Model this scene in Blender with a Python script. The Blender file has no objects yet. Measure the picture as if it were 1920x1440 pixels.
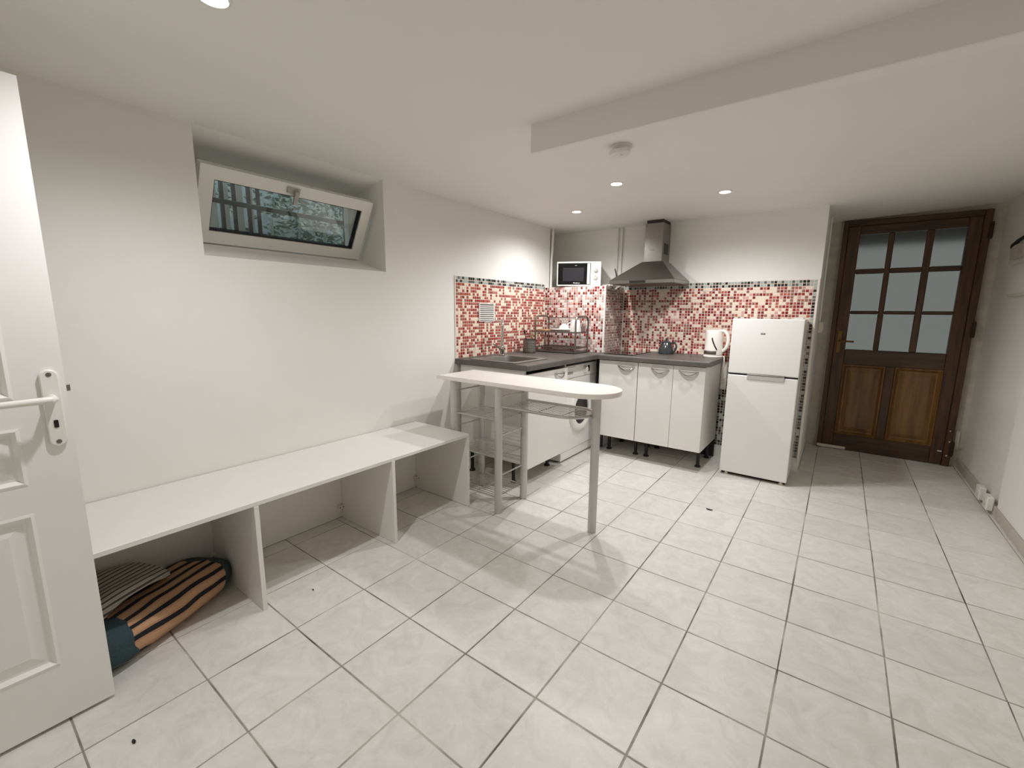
import bpy, bmesh, math, random
from mathutils import Matrix, Vector, Euler
random.seed(7)
S = bpy.context.scene
C = S.collection
PI = math.pi

# ------------------------------------------------------------------ camera, world, exposure
yaw, pitch, roll = -0.63886822, 0.16510118, -0.00944803
FPX = 820.225
cam_d = bpy.data.cameras.new('camera')
cam = bpy.data.objects.new('camera', cam_d); C.objects.link(cam)
cam_d.sensor_fit = 'HORIZONTAL'; cam_d.sensor_width = 36.0
cam_d.lens = FPX / 1920 * 36.0
cam_d.clip_start = 0.02
def cam_basis():
    cy, sy, cp, sp = math.cos(yaw), math.sin(yaw), math.cos(pitch), math.sin(pitch)
    f = Vector((sy*cp, cy*cp, -sp)); r = Vector((cy, -sy, 0)); d = f.cross(r)
    c, s = math.cos(roll), math.sin(roll)
    return c*r + s*d, -s*r + c*d, f
_r, _d, _f = cam_basis()
M = Matrix((_r, -_d, -_f)).transposed().to_4x4()
M.translation = Vector((0, 0, 1.36))
cam.matrix_world = M
S.camera = cam

w = bpy.data.worlds.new('dusk_sky'); S.world = w; w.use_nodes = True
bg = w.node_tree.nodes['Background']
bg.inputs['Color'].default_value = (0.68, 0.72, 0.73, 1)
bg.inputs['Strength'].default_value = 1.9
S.view_settings.view_transform = 'Standard'
S.view_settings.look = 'None'
S.view_settings.gamma = 1.0
S.view_settings.use_curve_mapping = False
S.view_settings.exposure = 0.36
LAMP_W = 37.5
LAMP_COL = (0.985, 0.985, 1.0)
S.cycles.max_bounces = 14
S.cycles.diffuse_bounces = 10
S.cycles.caustics_reflective = False
S.cycles.caustics_refractive = False

# ------------------------------------------------------------------ helpers
def lin(c):
    out = []
    for v in c[:3]:
        v = v/255.0
        out.append(v/12.92 if v <= 0.04045 else ((v+0.055)/1.055)**2.4)
    return (*out, 1.0)

def mat(name, rgb, rough=0.5, metal=0.0, var=0.0, scale=8.0, bump=0.0, bscale=60.0, coat=0.0, spec=None, rgb2=None, coord='world', stretch=None):
    m = bpy.data.materials.new(name); m.use_nodes = True
    nt = m.node_tree; b = nt.nodes['Principled BSDF']
    b.inputs['Roughness'].default_value = rough
    b.inputs['Metallic'].default_value = metal
    if coat: b.inputs['Coat Weight'].default_value = coat
    if spec is not None: b.inputs['Specular IOR Level'].default_value = spec
    col = lin(rgb)
    b.inputs['Base Color'].default_value = col
    src = None
    if var or bump:
        if coord == 'world':
            g = nt.nodes.new('ShaderNodeNewGeometry'); src = g.outputs['Position']
        else:
            g = nt.nodes.new('ShaderNodeTexCoord'); src = g.outputs['Object']
        if stretch:
            mp = nt.nodes.new('ShaderNodeMapping'); mp.inputs['Scale'].default_value = stretch
            nt.links.new(src, mp.inputs['Vector']); src = mp.outputs['Vector']
    if var:
        n = nt.nodes.new('ShaderNodeTexNoise'); n.inputs['Scale'].default_value = scale
        n.inputs['Detail'].default_value = 5; n.inputs['Roughness'].default_value = 0.6
        nt.links.new(src, n.inputs['Vector'])
        r = nt.nodes.new('ShaderNodeValToRGB')
        r.color_ramp.elements[0].position = 0.36; r.color_ramp.elements[1].position = 0.64
        c2 = lin(rgb2) if rgb2 else tuple(v*(1-var) for v in col[:3])+(1,)
        r.color_ramp.elements[0].color = c2; r.color_ramp.elements[1].color = col
        nt.links.new(n.outputs['Fac'], r.inputs['Fac'])
        nt.links.new(r.outputs['Color'], b.inputs['Base Color'])
    if bump:
        n2 = nt.nodes.new('ShaderNodeTexNoise'); n2.inputs['Scale'].default_value = bscale
        n2.inputs['Detail'].default_value = 3
        nt.links.new(src, n2.inputs['Vector'])
        bp = nt.nodes.new('ShaderNodeBump'); bp.inputs['Strength'].default_value = bump
        bp.inputs['Distance'].default_value = 0.004
        nt.links.new(n2.outputs['Fac'], bp.inputs['Height'])
        nt.links.new(bp.outputs['Normal'], b.inputs['Normal'])
    return m

def emis(name, rgb, strength):
    m = bpy.data.materials.new(name); m.use_nodes = True
    b = m.node_tree.nodes['Principled BSDF']
    b.inputs['Base Color'].default_value = (1, 1, 1, 1)
    b.inputs['Emission Color'].default_value = (*rgb, 1)
    b.inputs['Emission Strength'].default_value = strength
    return m

def wloc(o):
    v = Vector((0, 0, 0))
    while o is not None:
        v = v + o.location; o = o.parent
    return v

def tag(o, label=None, cat=None, group=None, kind=None):
    if label: o['label'] = label
    if cat: o['category'] = cat
    if group: o['group'] = group
    if kind: o['kind'] = kind
    return o

def thing(name, loc, label, cat, group=None, kind=None):
    o = bpy.data.objects.new(name, None); C.objects.link(o)
    o.location = loc; o.empty_display_size = 0.05
    return tag(o, label, cat, group, kind)

def build(name, bm, mats, parent=None, loc=None, smooth=False, angle=35, label=None, kind=None):
    """bm is in world coordinates; origin goes to loc (or to the parent's place)"""
    base = wloc(parent) if parent else Vector((0, 0, 0))
    if loc is None:
        loc = base if parent else Vector((0, 0, 0))
    loc = Vector(loc)
    bmesh.ops.recalc_face_normals(bm, faces=bm.faces)
    bm.transform(Matrix.Translation(-loc))
    me = bpy.data.meshes.new(name); bm.to_mesh(me); bm.free()
    for m in (mats if isinstance(mats, (list, tuple)) else [mats]): me.materials.append(m)
    if smooth:
        me.polygons.foreach_set('use_smooth', [True]*len(me.polygons))
        me.set_sharp_from_angle(angle=math.radians(angle))
    o = bpy.data.objects.new(name, me); C.objects.link(o)
    if parent: o.parent = parent
    o.location = loc - base
    if label: o['label'] = label
    if kind: o['kind'] = kind
    return o

def box(bm, x0, x1, y0, y1, z0, z1, mi=0, bev=0.0, seg=1):
    r = bmesh.ops.create_cube(bm, size=1.0)
    vs = r['verts']
    for v in vs:
        v.co = Vector((x0+(v.co.x+.5)*(x1-x0), y0+(v.co.y+.5)*(y1-y0), z0+(v.co.z+.5)*(z1-z0)))
    fs = {f for v in vs for f in v.link_faces}
    for f in fs: f.material_index = mi
    if bev:
        es = list({e for v in vs for e in v.link_edges})
        bmesh.ops.bevel(bm, geom=es, offset=bev, segments=seg, profile=0.5, affect='EDGES')
    return vs

def nb(): return bmesh.new()
def bbox(*a, **k):
    bm = nb(); box(bm, *a, **k); return bm

def frame_for(t):
    t = t.normalized()
    a = Vector((0, 0, 1)) if abs(t.z) < 0.9 else Vector((1, 0, 0))
    u = t.cross(a).normalized(); v = t.cross(u).normalized()
    return u, v

def tube(bm, pts, r, seg=10, closed=False, mi=0, cap=True, sx=1.0, sy=1.0):
    pts = [Vector(p) for p in pts]; n = len(pts)
    rs = r if isinstance(r, (list, tuple)) else [r]*n
    rings = []; pu = None
    for i, p in enumerate(pts):
        if closed: t = pts[(i+1) % n]-pts[i-1]
        else: t = pts[min(i+1, n-1)]-pts[max(i-1, 0)]
        t.normalize()
        if pu is None: u, v = frame_for(t)
        else:
            u = pu - t*pu.dot(t)
            if u.length < 1e-5: u, v = frame_for(t)
            u.normalize(); v = t.cross(u)
        pu = u
        rings.append([bm.verts.new(p + (u*math.cos(a)*sx+v*math.sin(a)*sy)*rs[i]) for a in [2*PI*k/seg for k in range(seg)]])
    m = n if closed else n-1
    for i in range(m):
        A, B = rings[i], rings[(i+1) % n]
        for k in range(seg):
            f = bm.faces.new((A[k], A[(k+1) % seg], B[(k+1) % seg], B[k])); f.material_index = mi
    if cap and not closed:
        f = bm.faces.new(rings[0]); f.material_index = mi
        f = bm.faces.new(rings[-1]); f.material_index = mi

def smooth_pts(pts, n=5):
    P_ = [Vector(p) for p in pts]; out = []
    for i in range(len(P_)-1):
        p0, p1, p2, p3 = P_[max(i-1, 0)], P_[i], P_[i+1], P_[min(i+2, len(P_)-1)]
        for k in range(n):
            t = k/n
            out.append(0.5*((2*p1)+(p2-p0)*t+(2*p0-5*p1+4*p2-p3)*t*t+(3*p1-p0-3*p2+p3)*t**3))
    return out+[P_[-1]]

def lathe(bm, o, prof, seg=24, axis='z', mi=0, cap=True):
    o = Vector(o); rings = []
    def P(r, h, a):
        c, s = r*math.cos(a), r*math.sin(a)
        return o + {'z': Vector((c, s, h)), 'x': Vector((h, c, s)), 'y': Vector((c, h, s))}[axis]
    for r, h in prof:
        if r < 1e-6: rings.append([bm.verts.new(P(0, h, 0))])
        else: rings.append([bm.verts.new(P(r, h, 2*PI*k/seg)) for k in range(seg)])
    for A, B in zip(rings, rings[1:]):
        for k in range(seg):
            k2 = (k+1) % seg
            if len(A) == 1 and len(B) == 1: continue
            if len(A) == 1: f = bm.faces.new((A[0], B[k], B[k2]))
            elif len(B) == 1: f = bm.faces.new((A[k], A[k2], B[0]))
            else: f = bm.faces.new((A[k], A[k2], B[k2], B[k]))
            f.material_index = mi
    if cap:
        for R in (rings[0], rings[-1]):
            if len(R) > 2:
                f = bm.faces.new(R); f.material_index = mi

def prism(bm, poly, z0, z1, mi=0, bev=0.0, seg=2):
    a = [bm.verts.new((x, y, z0)) for x, y in poly]; b = [bm.verts.new((x, y, z1)) for x, y in poly]
    fs = [bm.faces.new(a), bm.faces.new(b)]
    n = len(poly); es = []
    for i in range(n):
        fs.append(bm.faces.new((a[i], a[(i+1) % n], b[(i+1) % n], b[i])))
    for f in fs: f.material_index = mi
    if bev:
        es = [e for e in fs[1].edges]+[e for e in fs[0].edges]
        bmesh.ops.bevel(bm, geom=es, offset=bev, segments=seg, profile=0.5, affect='EDGES')

def hexa(bm, p, mi=0):
    """8 points: bottom 4 (ccw) then top 4"""
    v = [bm.verts.new(q) for q in p]
    for f in ((0, 1, 2, 3), (4, 5, 6, 7), (0, 1, 5, 4), (1, 2, 6, 5), (2, 3, 7, 6), (3, 0, 4, 7)):
        g = bm.faces.new([v[i] for i in f]); g.material_index = mi

def arc(c, r, a0, a1, n, plane='xy'):
    out = []
    for i in range(n+1):
        a = a0+(a1-a0)*i/n
        x, y = r*math.cos(a), r*math.sin(a)
        out.append(Vector(c)+{'xy': Vector((x, y, 0)), 'xz': Vector((x, 0, y)), 'yz': Vector((0, x, y))}[plane])
    return out

# ------------------------------------------------------------------ materials
M_wall = mat('wall_paint', (233, 231, 226), 0.62, var=0.03, scale=1.6, bump=0.12, bscale=30)
M_ceil = mat('ceiling_paint', (232, 230, 225), 0.7, var=0.03, scale=1.2, bump=0.12, bscale=18)
M_rough = mat('rough_plaster', (205, 198, 186), 0.85, var=0.16, scale=14, bump=0.7, bscale=45)
M_white = mat('white_lacquer', (232, 231, 228), 0.3, var=0.02, scale=5)
M_lam = mat('white_laminate', (228, 225, 220), 0.42, var=0.02, scale=4)
M_lamedge = mat('laminate_edge', (214, 207, 200), 0.5, var=0.05, scale=20)
M_bar = mat('bar_laminate', (236, 230, 222), 0.38, var=0.02, scale=6)
M_plastic = mat('white_plastic', (226, 225, 219), 0.28)
M_plast_old = mat('aged_plastic', (214, 209, 196), 0.4)
M_silver = mat('silver_paint', (196, 193, 190), 0.4, metal=0.3)
M_wire = mat('silver_wire', (192, 189, 185), 0.3, metal=0.7)
M_chrome = mat('chrome', (205, 203, 200), 0.12, metal=1.0)
M_steel = mat('brushed_steel', (150, 146, 141), 0.32, metal=1.0, var=0.05, scale=9, stretch=(1, 1, 60))
M_steel_d = mat('dull_steel', (132, 127, 121), 0.36, metal=0.9)
M_black = mat('black_plastic', (24, 22, 21), 0.35)
M_blackglass = mat('black_glass', (14, 13, 14), 0.06, coat=0.4)
M_dark = mat('dark_void', (30, 27, 25), 0.8)
M_work = mat('slate_worktop', (93, 89, 85), 0.42, var=0.22, scale=5, rgb2=(78, 73, 69), bump=0.08, bscale=60)
M_sink = mat('composite_sink', (112, 107, 102), 0.42, var=0.15, scale=200)
M_grout_m = mat('mosaic_grout', (236, 218, 206), 0.8, var=0.05, scale=30)
M_trim = mat('white_trim', (232, 226, 216), 0.45)
M_wood = mat('dark_oak', (88, 54, 22), 0.5, var=0.3, scale=3.0, rgb2=(56, 35, 16), stretch=(9, 9, 0.9), bump=0.15, bscale=40, coat=0.15)
M_woodh = mat('dark_oak_rail', (78, 52, 25), 0.5, var=0.3, scale=3.0, rgb2=(52, 33, 16), stretch=(0.9, 9, 9), bump=0.15, bscale=40, coat=0.15)
M_panelw = mat('oak_panel', (130, 90, 36), 0.45, var=0.35, scale=2.6, rgb2=(96, 63, 22), stretch=(8, 8, 0.7), bump=0.12, bscale=40, coat=0.2)
M_brass = mat('old_brass', (120, 92, 50), 0.4, metal=0.8)
M_rust = mat('rusty_iron', (72, 52, 38), 0.8, metal=0.3, var=0.4, scale=60)
M_kettle = mat('kettle_white', (238, 233, 225), 0.22)
M_teapot = mat('dark_glaze', (54, 58, 60), 0.15, coat=0.5)
M_teal = mat('teal_plush', (46, 62, 68), 0.95, var=0.35, scale=14, bump=0.8, bscale=120)
M_bamboo = mat('light_wood', (190, 148, 104), 0.6, var=0.2, scale=10, stretch=(1, 12, 12))
M_china = mat('white_china', (238, 236, 232), 0.15)
M_cable = mat('white_cable', (226, 222, 212), 0.4)
M_bag = mat('crumpled_bag', (222, 217, 208), 0.5, var=0.1, scale=40)
M_bars = mat('security_bar', (70, 72, 70), 0.6)
M_gasket = mat('black_gasket', (28, 27, 26), 0.6)

def glass_mat(name, rough, col=(0.9, 0.94, 0.93), thin=True):
    m = bpy.data.materials.new(name); m.use_nodes = True
    nt = m.node_tree; nt.nodes.clear()
    o = nt.nodes.new('ShaderNodeOutputMaterial')
    tr = nt.nodes.new('ShaderNodeBsdfTransparent'); tr.inputs['Color'].default_value = (*col, 1)
    gl = nt.nodes.new('ShaderNodeBsdfGlossy'); gl.inputs['Roughness'].default_value = rough
    fr = nt.nodes.new('ShaderNodeFresnel'); fr.inputs['IOR'].default_value = 1.5
    mx = nt.nodes.new('ShaderNodeMixShader')
    nt.links.new(fr.outputs[0], mx.inputs[0]); nt.links.new(tr.outputs[0], mx.inputs[1]); nt.links.new(gl.outputs[0], mx.inputs[2])
    nt.links.new(mx.outputs[0], o.inputs[0])
    return m
M_glass = glass_mat('window_glass', 0.02)
def frosted_mat():
    m = bpy.data.materials.new('frosted_glass'); m.use_nodes = True
    nt = m.node_tree; b = nt.nodes['Principled BSDF']
    b.inputs['Base Color'].default_value = (0.128, 0.134, 0.124, 1)
    b.inputs['Roughness'].default_value = 0.25
    b.inputs['Transmission Weight'].default_value = 0.85
    b.inputs['IOR'].default_value = 1.2
    return m
M_frost = frosted_mat()

def floor_tile_mat():
    m = bpy.data.materials.new('floor_tile'); m.use_nodes = True
    nt = m.node_tree; b = nt.nodes['Principled BSDF']; L = nt.links.new
    g = nt.nodes.new('ShaderNodeNewGeometry')
    oi = nt.nodes.new('ShaderNodeObjectInfo')
    ad = nt.nodes.new('ShaderNodeVectorMath'); ad.operation = 'MULTIPLY_ADD'
    L(oi.outputs['Random'], ad.inputs[0]); ad.inputs[1].default_value = (37, 23, 11); L(g.outputs['Position'], ad.inputs[2])
    n1 = nt.nodes.new('ShaderNodeTexNoise'); n1.inputs['Scale'].default_value = 9; n1.inputs['Detail'].default_value = 7; n1.inputs['Roughness'].default_value = 0.68
    n1.inputs['Distortion'].default_value = 1.2
    L(ad.outputs[0], n1.inputs['Vector'])
    r = nt.nodes.new('ShaderNodeValToRGB'); e = r.color_ramp.elements
    e[0].position = 0.33; e[0].color = lin((209, 205, 199)); e[1].position = 0.6; e[1].color = lin((223, 220, 215))
    x = e.new(0.47); x.color = lin((217, 214, 208))
    x = e.new(0.72); x.color = lin((229, 226, 221))
    L(n1.outputs['Fac'], r.inputs['Fac'])
    hs = nt.nodes.new('ShaderNodeHueSaturation')
    mr = nt.nodes.new('ShaderNodeMapRange'); mr.inputs['To Min'].default_value = 0.96; mr.inputs['To Max'].default_value = 1.04
    L(oi.outputs['Random'], mr.inputs['Value']); L(mr.outputs[0], hs.inputs['Value']); L(r.outputs['Color'], hs.inputs['Color'])
    L(hs.outputs['Color'], b.inputs['Base Color'])
    b.inputs['Roughness'].default_value = 0.42
    n2 = nt.nodes.new('ShaderNodeTexNoise'); n2.inputs['Scale'].default_value = 24; n2.inputs['Detail'].default_value = 4
    L(g.outputs['Position'], n2.inputs['Vector'])
    bp = nt.nodes.new('ShaderNodeBump'); bp.inputs['Strength'].default_value = 0.18; bp.inputs['Distance'].default_value = 0.003
    L(n2.outputs['Fac'], bp.inputs['Height']); L(bp.outputs['Normal'], b.inputs['Normal'])
    return m
M_tile = floor_tile_mat()
M_grout = mat('floor_grout', (196, 190, 180), 0.9, var=0.5, scale=2.3, rgb2=(78, 72, 64))

def stripe_mat(name, axis, scale, distort, cols, detail=2.0):
    m = bpy.data.materials.new(name); m.use_nodes = True
    nt = m.node_tree; b = nt.nodes['Principled BSDF']; L = nt.links.new
    tc = nt.nodes.new('ShaderNodeTexCoord')
    wv = nt.nodes.new('ShaderNodeTexWave'); wv.bands_direction = axis
    wv.inputs['Scale'].default_value = scale; wv.inputs['Distortion'].default_value = distort
    wv.inputs['Detail'].default_value = detail; wv.inputs['Detail Scale'].default_value = 0.8
    sx_ = nt.nodes.new('ShaderNodeSeparateXYZ'); cb = nt.nodes.new('ShaderNodeCombineXYZ'); ma = nt.nodes.new('ShaderNodeMath'); ma.operation = 'ADD'
    L(tc.outputs['Object'], sx_.inputs[0]); L(sx_.outputs['Y'], ma.inputs[0]); L(sx_.outputs['Z'], ma.inputs[1])
    L(sx_.outputs['X'], cb.inputs['X']); L(ma.outputs[0], cb.inputs['Y'])
    L(cb.outputs[0], wv.inputs['Vector'])
    r = nt.nodes.new('ShaderNodeValToRGB'); r.color_ramp.interpolation = 'CONSTANT'
    e = r.color_ramp.elements
    e[0].position = 0; e[0].color = lin(cols[0][1]); e[1].position = cols[1][0]; e[1].color = lin(cols[1][1])
    for p, c in cols[2:]:
        x = e.new(p); x.color = lin(c)
    L(wv.outputs['Fac'], r.inputs['Fac']); L(r.outputs['Color'], b.inputs['Base Color'])
    b.inputs['Roughness'].default_value = 0.95
    n = nt.nodes.new('ShaderNodeTexNoise'); n.inputs['Scale'].default_value = 150
    L(tc.outputs['Object'], n.inputs['Vector'])
    bp = nt.nodes.new('ShaderNodeBump'); bp.inputs['Strength'].default_value = 0.6; bp.inputs['Distance'].default_value = 0.004
    L(n.outputs['Fac'], bp.inputs['Height']); L(bp.outputs['Normal'], b.inputs['Normal'])
    return m
def add_ends(m, x0, x1, rgb):
    nt = m.node_tree; L = nt.links.new; b = nt.nodes['Principled BSDF']
    old = b.inputs['Base Color'].links[0].from_socket
    tc = nt.nodes.new('ShaderNodeTexCoord'); n = nt.nodes.new('ShaderNodeTexNoise'); n.inputs['Scale'].default_value = 9
    L(tc.outputs['Object'], n.inputs['Vector'])
    sp_ = nt.nodes.new('ShaderNodeSeparateXYZ'); L(tc.outputs['Object'], sp_.inputs[0])
    ma = nt.nodes.new('ShaderNodeMath'); ma.operation = 'MULTIPLY_ADD'; L(n.outputs['Fac'], ma.inputs[0]); ma.inputs[1].default_value = .09; L(sp_.outputs['X'], ma.inputs[2])
    g = nt.nodes.new('ShaderNodeMath'); g.operation = 'GREATER_THAN'; L(ma.outputs[0], g.inputs[0]); g.inputs[1].default_value = x1+.045
    l = nt.nodes.new('ShaderNodeMath'); l.operation = 'LESS_THAN'; L(ma.outputs[0], l.inputs[0]); l.inputs[1].default_value = x0+.045
    a = nt.nodes.new('ShaderNodeMath'); a.operation = 'ADD'; L(g.outputs[0], a.inputs[0]); L(l.outputs[0], a.inputs[1])
    mx = nt.nodes.new('ShaderNodeMix'); mx.data_type = 'RGBA'
    L(a.outputs[0], mx.inputs['Factor']); L(old, mx.inputs[6]); mx.inputs[7].default_value = lin(rgb)
    L(mx.outputs[2], b.inputs['Base Color'])
M_zebra = stripe_mat('tan_black_stripe', 'Y', 5.0, 3.4, [(0, (22, 24, 32)), (0.27, (176, 134, 102)), (0.7, (188, 148, 114))], 1.0)
add_ends(M_zebra, -.165, .25, (52, 70, 76))
M_woven = stripe_mat('grey_woven_stripe', 'Y', 11.0, 0.2, [(0, (92, 86, 80)), (0.22, (150, 143, 134)), (0.45, (204, 198, 187)), (0.8, (172, 166, 156))])

# ------------------------------------------------------------------ room shell
XL, XR, YN, YB, YF = -2.53, 1.0, -0.62, 4.42, 5.48
XC = -0.168
TX, TY, GX, GY = 0.24879528*1.36, 0.24725491*1.36, -1.03599942*1.36, 1.83047962*1.36

def struct(o, label, cat): return tag(o, label, cat, kind='structure')

fl = build('floor', bbox(-2.98, 1.15, YN-0.1, 5.75, -0.12, -0.0025), M_grout)
struct(fl, 'floor laid with mottled beige square tiles and dark worn joints', 'floor')
def tile_mesh(w, d):
    bm = nb(); box(bm, -w/2, w/2, -d/2, d/2, -0.010, 0.0)
    top = [e for e in bm.edges if all(abs(v.co.z) < 1e-6 for v in e.verts)]
    bmesh.ops.bevel(bm, geom=top, offset=0.0015, segments=1, affect='EDGES')
    me = bpy.data.meshes.new('floor_tile'); bm.to_mesh(me); bm.free(); me.materials.append(M_tile)
    return me
full = None; J = 0.0055
for i in range(-4, 8):
    for j in range(-10, 10):
        x0, x1 = GX+TX*i, GX+TX*(i+1); y1, y0 = GY-TY*j, GY-TY*(j+1)
        jw = J*random.uniform(0.75, 1.35)
        x0 += jw/2; x1 -= jw/2; y0 += jw/2; y1 -= jw/2
        cx0, cx1, cy0, cy1 = max(x0, XL+.003), min(x1, XR-.003), max(y0, YN+.003), min(y1, YF-.003)
        if cx1-cx0 < 0.015 or cy1-cy0 < 0.015: continue
        if cx1 < XC and cy0 > YB-0.01: continue          # behind the kitchen wall
        if cy1 > YB and cx0 < XC: 
            if cx1 > XC+0.02 and cy0 >= YB: cx0 = XC+.003
        whole = abs((cx1-cx0)-(x1-x0)) < 1e-6 and abs((cy1-cy0)-(y1-y0)) < 1e-6
        t = bpy.data.objects.new('floor_tile', tile_mesh(cx1-cx0, cy1-cy0)); C.objects.link(t)
        t.parent = fl
        t.location = ((cx0+cx1)/2, (cy0+cy1)/2, random.uniform(-0.0006, 0.0003))
        t.rotation_euler = (random.uniform(-.0012, .0012), random.uniform(-.0012, .0012), random.uniform(-.0025, .0025))

def ceil_z(x, y):
    z = 2.212 + max(0, x)*0.035
    t = min(1, max(0, (y-YB)/(YF-YB)))
    return z + 0.035*t
bm = nb()
xs = [-2.98+(1.15+2.98)*i/16 for i in range(17)]; ys = [YN-.1+(5.85-YN)*i/24 for i in range(25)]
lo = [[bm.verts.new((x, y, ceil_z(x, y))) for y in ys] for x in xs]
hi = [[bm.verts.new((x, y, 2.46)) for y in ys] for x in xs]
for i in range(16):
    for j in range(24):
        bm.faces.new((lo[i][j], lo[i+1][j], lo[i+1][j+1], lo[i][j+1]))
        bm.faces.new((hi[i][j], hi[i+1][j], hi[i+1][j+1], hi[i][j+1]))
for j in range(24):
    bm.faces.new((lo[0][j], lo[0][j+1], hi[0][j+1], hi[0][j])); bm.faces.new((lo[16][j], lo[16][j+1], hi[16][j+1], hi[16][j]))
for i in range(16):
    bm.faces.new((lo[i][0], lo[i+1][0], hi[i+1][0], hi[i][0])); bm.faces.new((lo[i][24], lo[i+1][24], hi[i+1][24], hi[i][24]))
struct(build('ceiling', bm, M_ceil, smooth=True, angle=20), 'low off-white painted ceiling', 'ceiling')

bm = nb(); box(bm, -1.25, XR, 1.81, 1.875, 2.087, 2.30, bev=0.003)
struct(build('trim_1', bm, M_ceil), 'white boxed beam running across the ceiling', 'beam')

# left wall with the window recess (Y 0.875..1.95, z 1.615 up to the ceiling)
WY0, WY1, WZ0 = 0.875, 1.95, 1.615
bm = nb()
box(bm, -2.98, XL, YN-.1, WY0, 0, 2.33)
box(bm, -2.98, XL, WY1, 4.05, 0, 2.33)
box(bm, -2.98, XL, WY0, WY1, 0, WZ0)
box(bm, -2.98, -2.86, 4.05, YB, 0, 2.33)
# sloping sill and the band under the fixed frame
hexa(bm, [(-2.86, WY0, WZ0), (XL, WY0, WZ0), (XL, WY1, WZ0), (-2.86, WY1, WZ0), (-2.86, WY0, WZ0+.112), (XL, WY0, WZ0+.001), (XL, WY1, WZ0+.001), (-2.86, WY1, WZ0+.112)])
hexa(bm, [(-2.98, WY0, 2.125), (XL, WY0, 2.210), (XL, WY1, 2.210), (-2.98, WY1, 2.125), (-2.98, WY0, 2.33), (XL, WY0, 2.33), (XL, WY1, 2.33), (-2.98, WY1, 2.33)])
wl = struct(build('wall_left', bm, M_wall), 'long white wall with the recessed basement window', 'wall')
bm = nb(); box(bm, -2.98, XC, YB, 5.75, 0, 2.33)
wb = struct(build('wall_back', bm, M_wall), 'white kitchen wall behind the cooker hood and fridge', 'wall')
# boxed ledge in the corner carrying the microwave
bm = nb(); box(bm, -2.86, -1.84, 3.972, YB, 0, 1.607)
wc = struct(build('wall_corner', bbox(-2.86, -1.843, 3.975, YB, 0.0, 1.607), M_wall), 'half-height boxed wall in the kitchen corner under the microwave', 'wall'); bm.free()
bm = nb(); box(bm, XR, 1.15, YN-.1, 5.75, 0, 2.36)
box(bm, XR-.014, XR, YN, 4.23, 0.07, 2.36, bev=0.003)
wr = struct(build('wall_right', bm, M_wall), 'white painted wall on the right side', 'wall')
bm = nb()
box(bm, XC, -0.078, YF, 5.75, 0, 2.36); box(bm, 0.925, XR, YF, 5.75, 0, 2.36); box(bm, -0.078, 0.925, YF, 5.75, 2.236, 2.36)
wf = struct(build('wall_far', bm, M_rough), 'rough plastered end wall around the wooden door', 'wall')
bm = nb(); box(bm, -2.98, 1.15, YN-.15, YN, 0, 2.36)
struct(build('wall_near', bm, M_wall), 'white wall behind the camera', 'wall')
bm = nb(); box(bm, XR-.024, XR-.002, YN, 5.47, 0.0, 0.07, bev=0.003)
struct(build('baseboard_right', bm, mat('plinth_tile', (190, 182, 170), 0.5, var=0.1, scale=12)), 'low beige tile plinth along the right wall', 'baseboard')

# ------------------------------------------------------------------ mosaic backsplash
cols = {
 'red': (150, 46, 39), 'dred': (120, 26, 28), 'salmon': (178, 96, 80), 'brick': (160, 68, 52), 'cream': (232, 218, 198),
 'brown': (146, 100, 84), 'pink': (206, 158, 152), 'pale': (222, 214, 208), 'greyp': (170, 150, 144), 'black': (30, 31, 31),
 'gr': (96, 104, 102), 'mint': (170, 182, 178), 'taupe': (140, 124, 114)}
mos_names = list(cols)
mos_mats = [M_grout_m]+[mat('mosaic_'+k, cols[k], 0.16, coat=0.3) for k in mos_names]
def pick(table):
    r = random.random()*sum(t[1] for t in table)
    for k, p in table:
        r -= p
        if r <= 0: return k
    return table[-1][0]
WARM = [('red', .16), ('brick', .17), ('salmon', .16), ('cream', .36), ('brown', .12), ('dred', .03)]
BACK = [('red', .15), ('dred', .13), ('salmon', .14), ('cream', .36), ('brown', .17), ('pink', .05)]
COOL = [('dred', .16), ('red', .09), ('pale', .34), ('pink', .17), ('greyp', .2), ('taupe', .04)]
SIDE = [('dred', .05), ('brown', .12), ('greyp', .34), ('taupe', .26), ('pale', .1), ('red', .03)]
EDGE = [('black', .36), ('gr', .24), ('mint', .4)]
PIT = 0.0258
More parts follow.
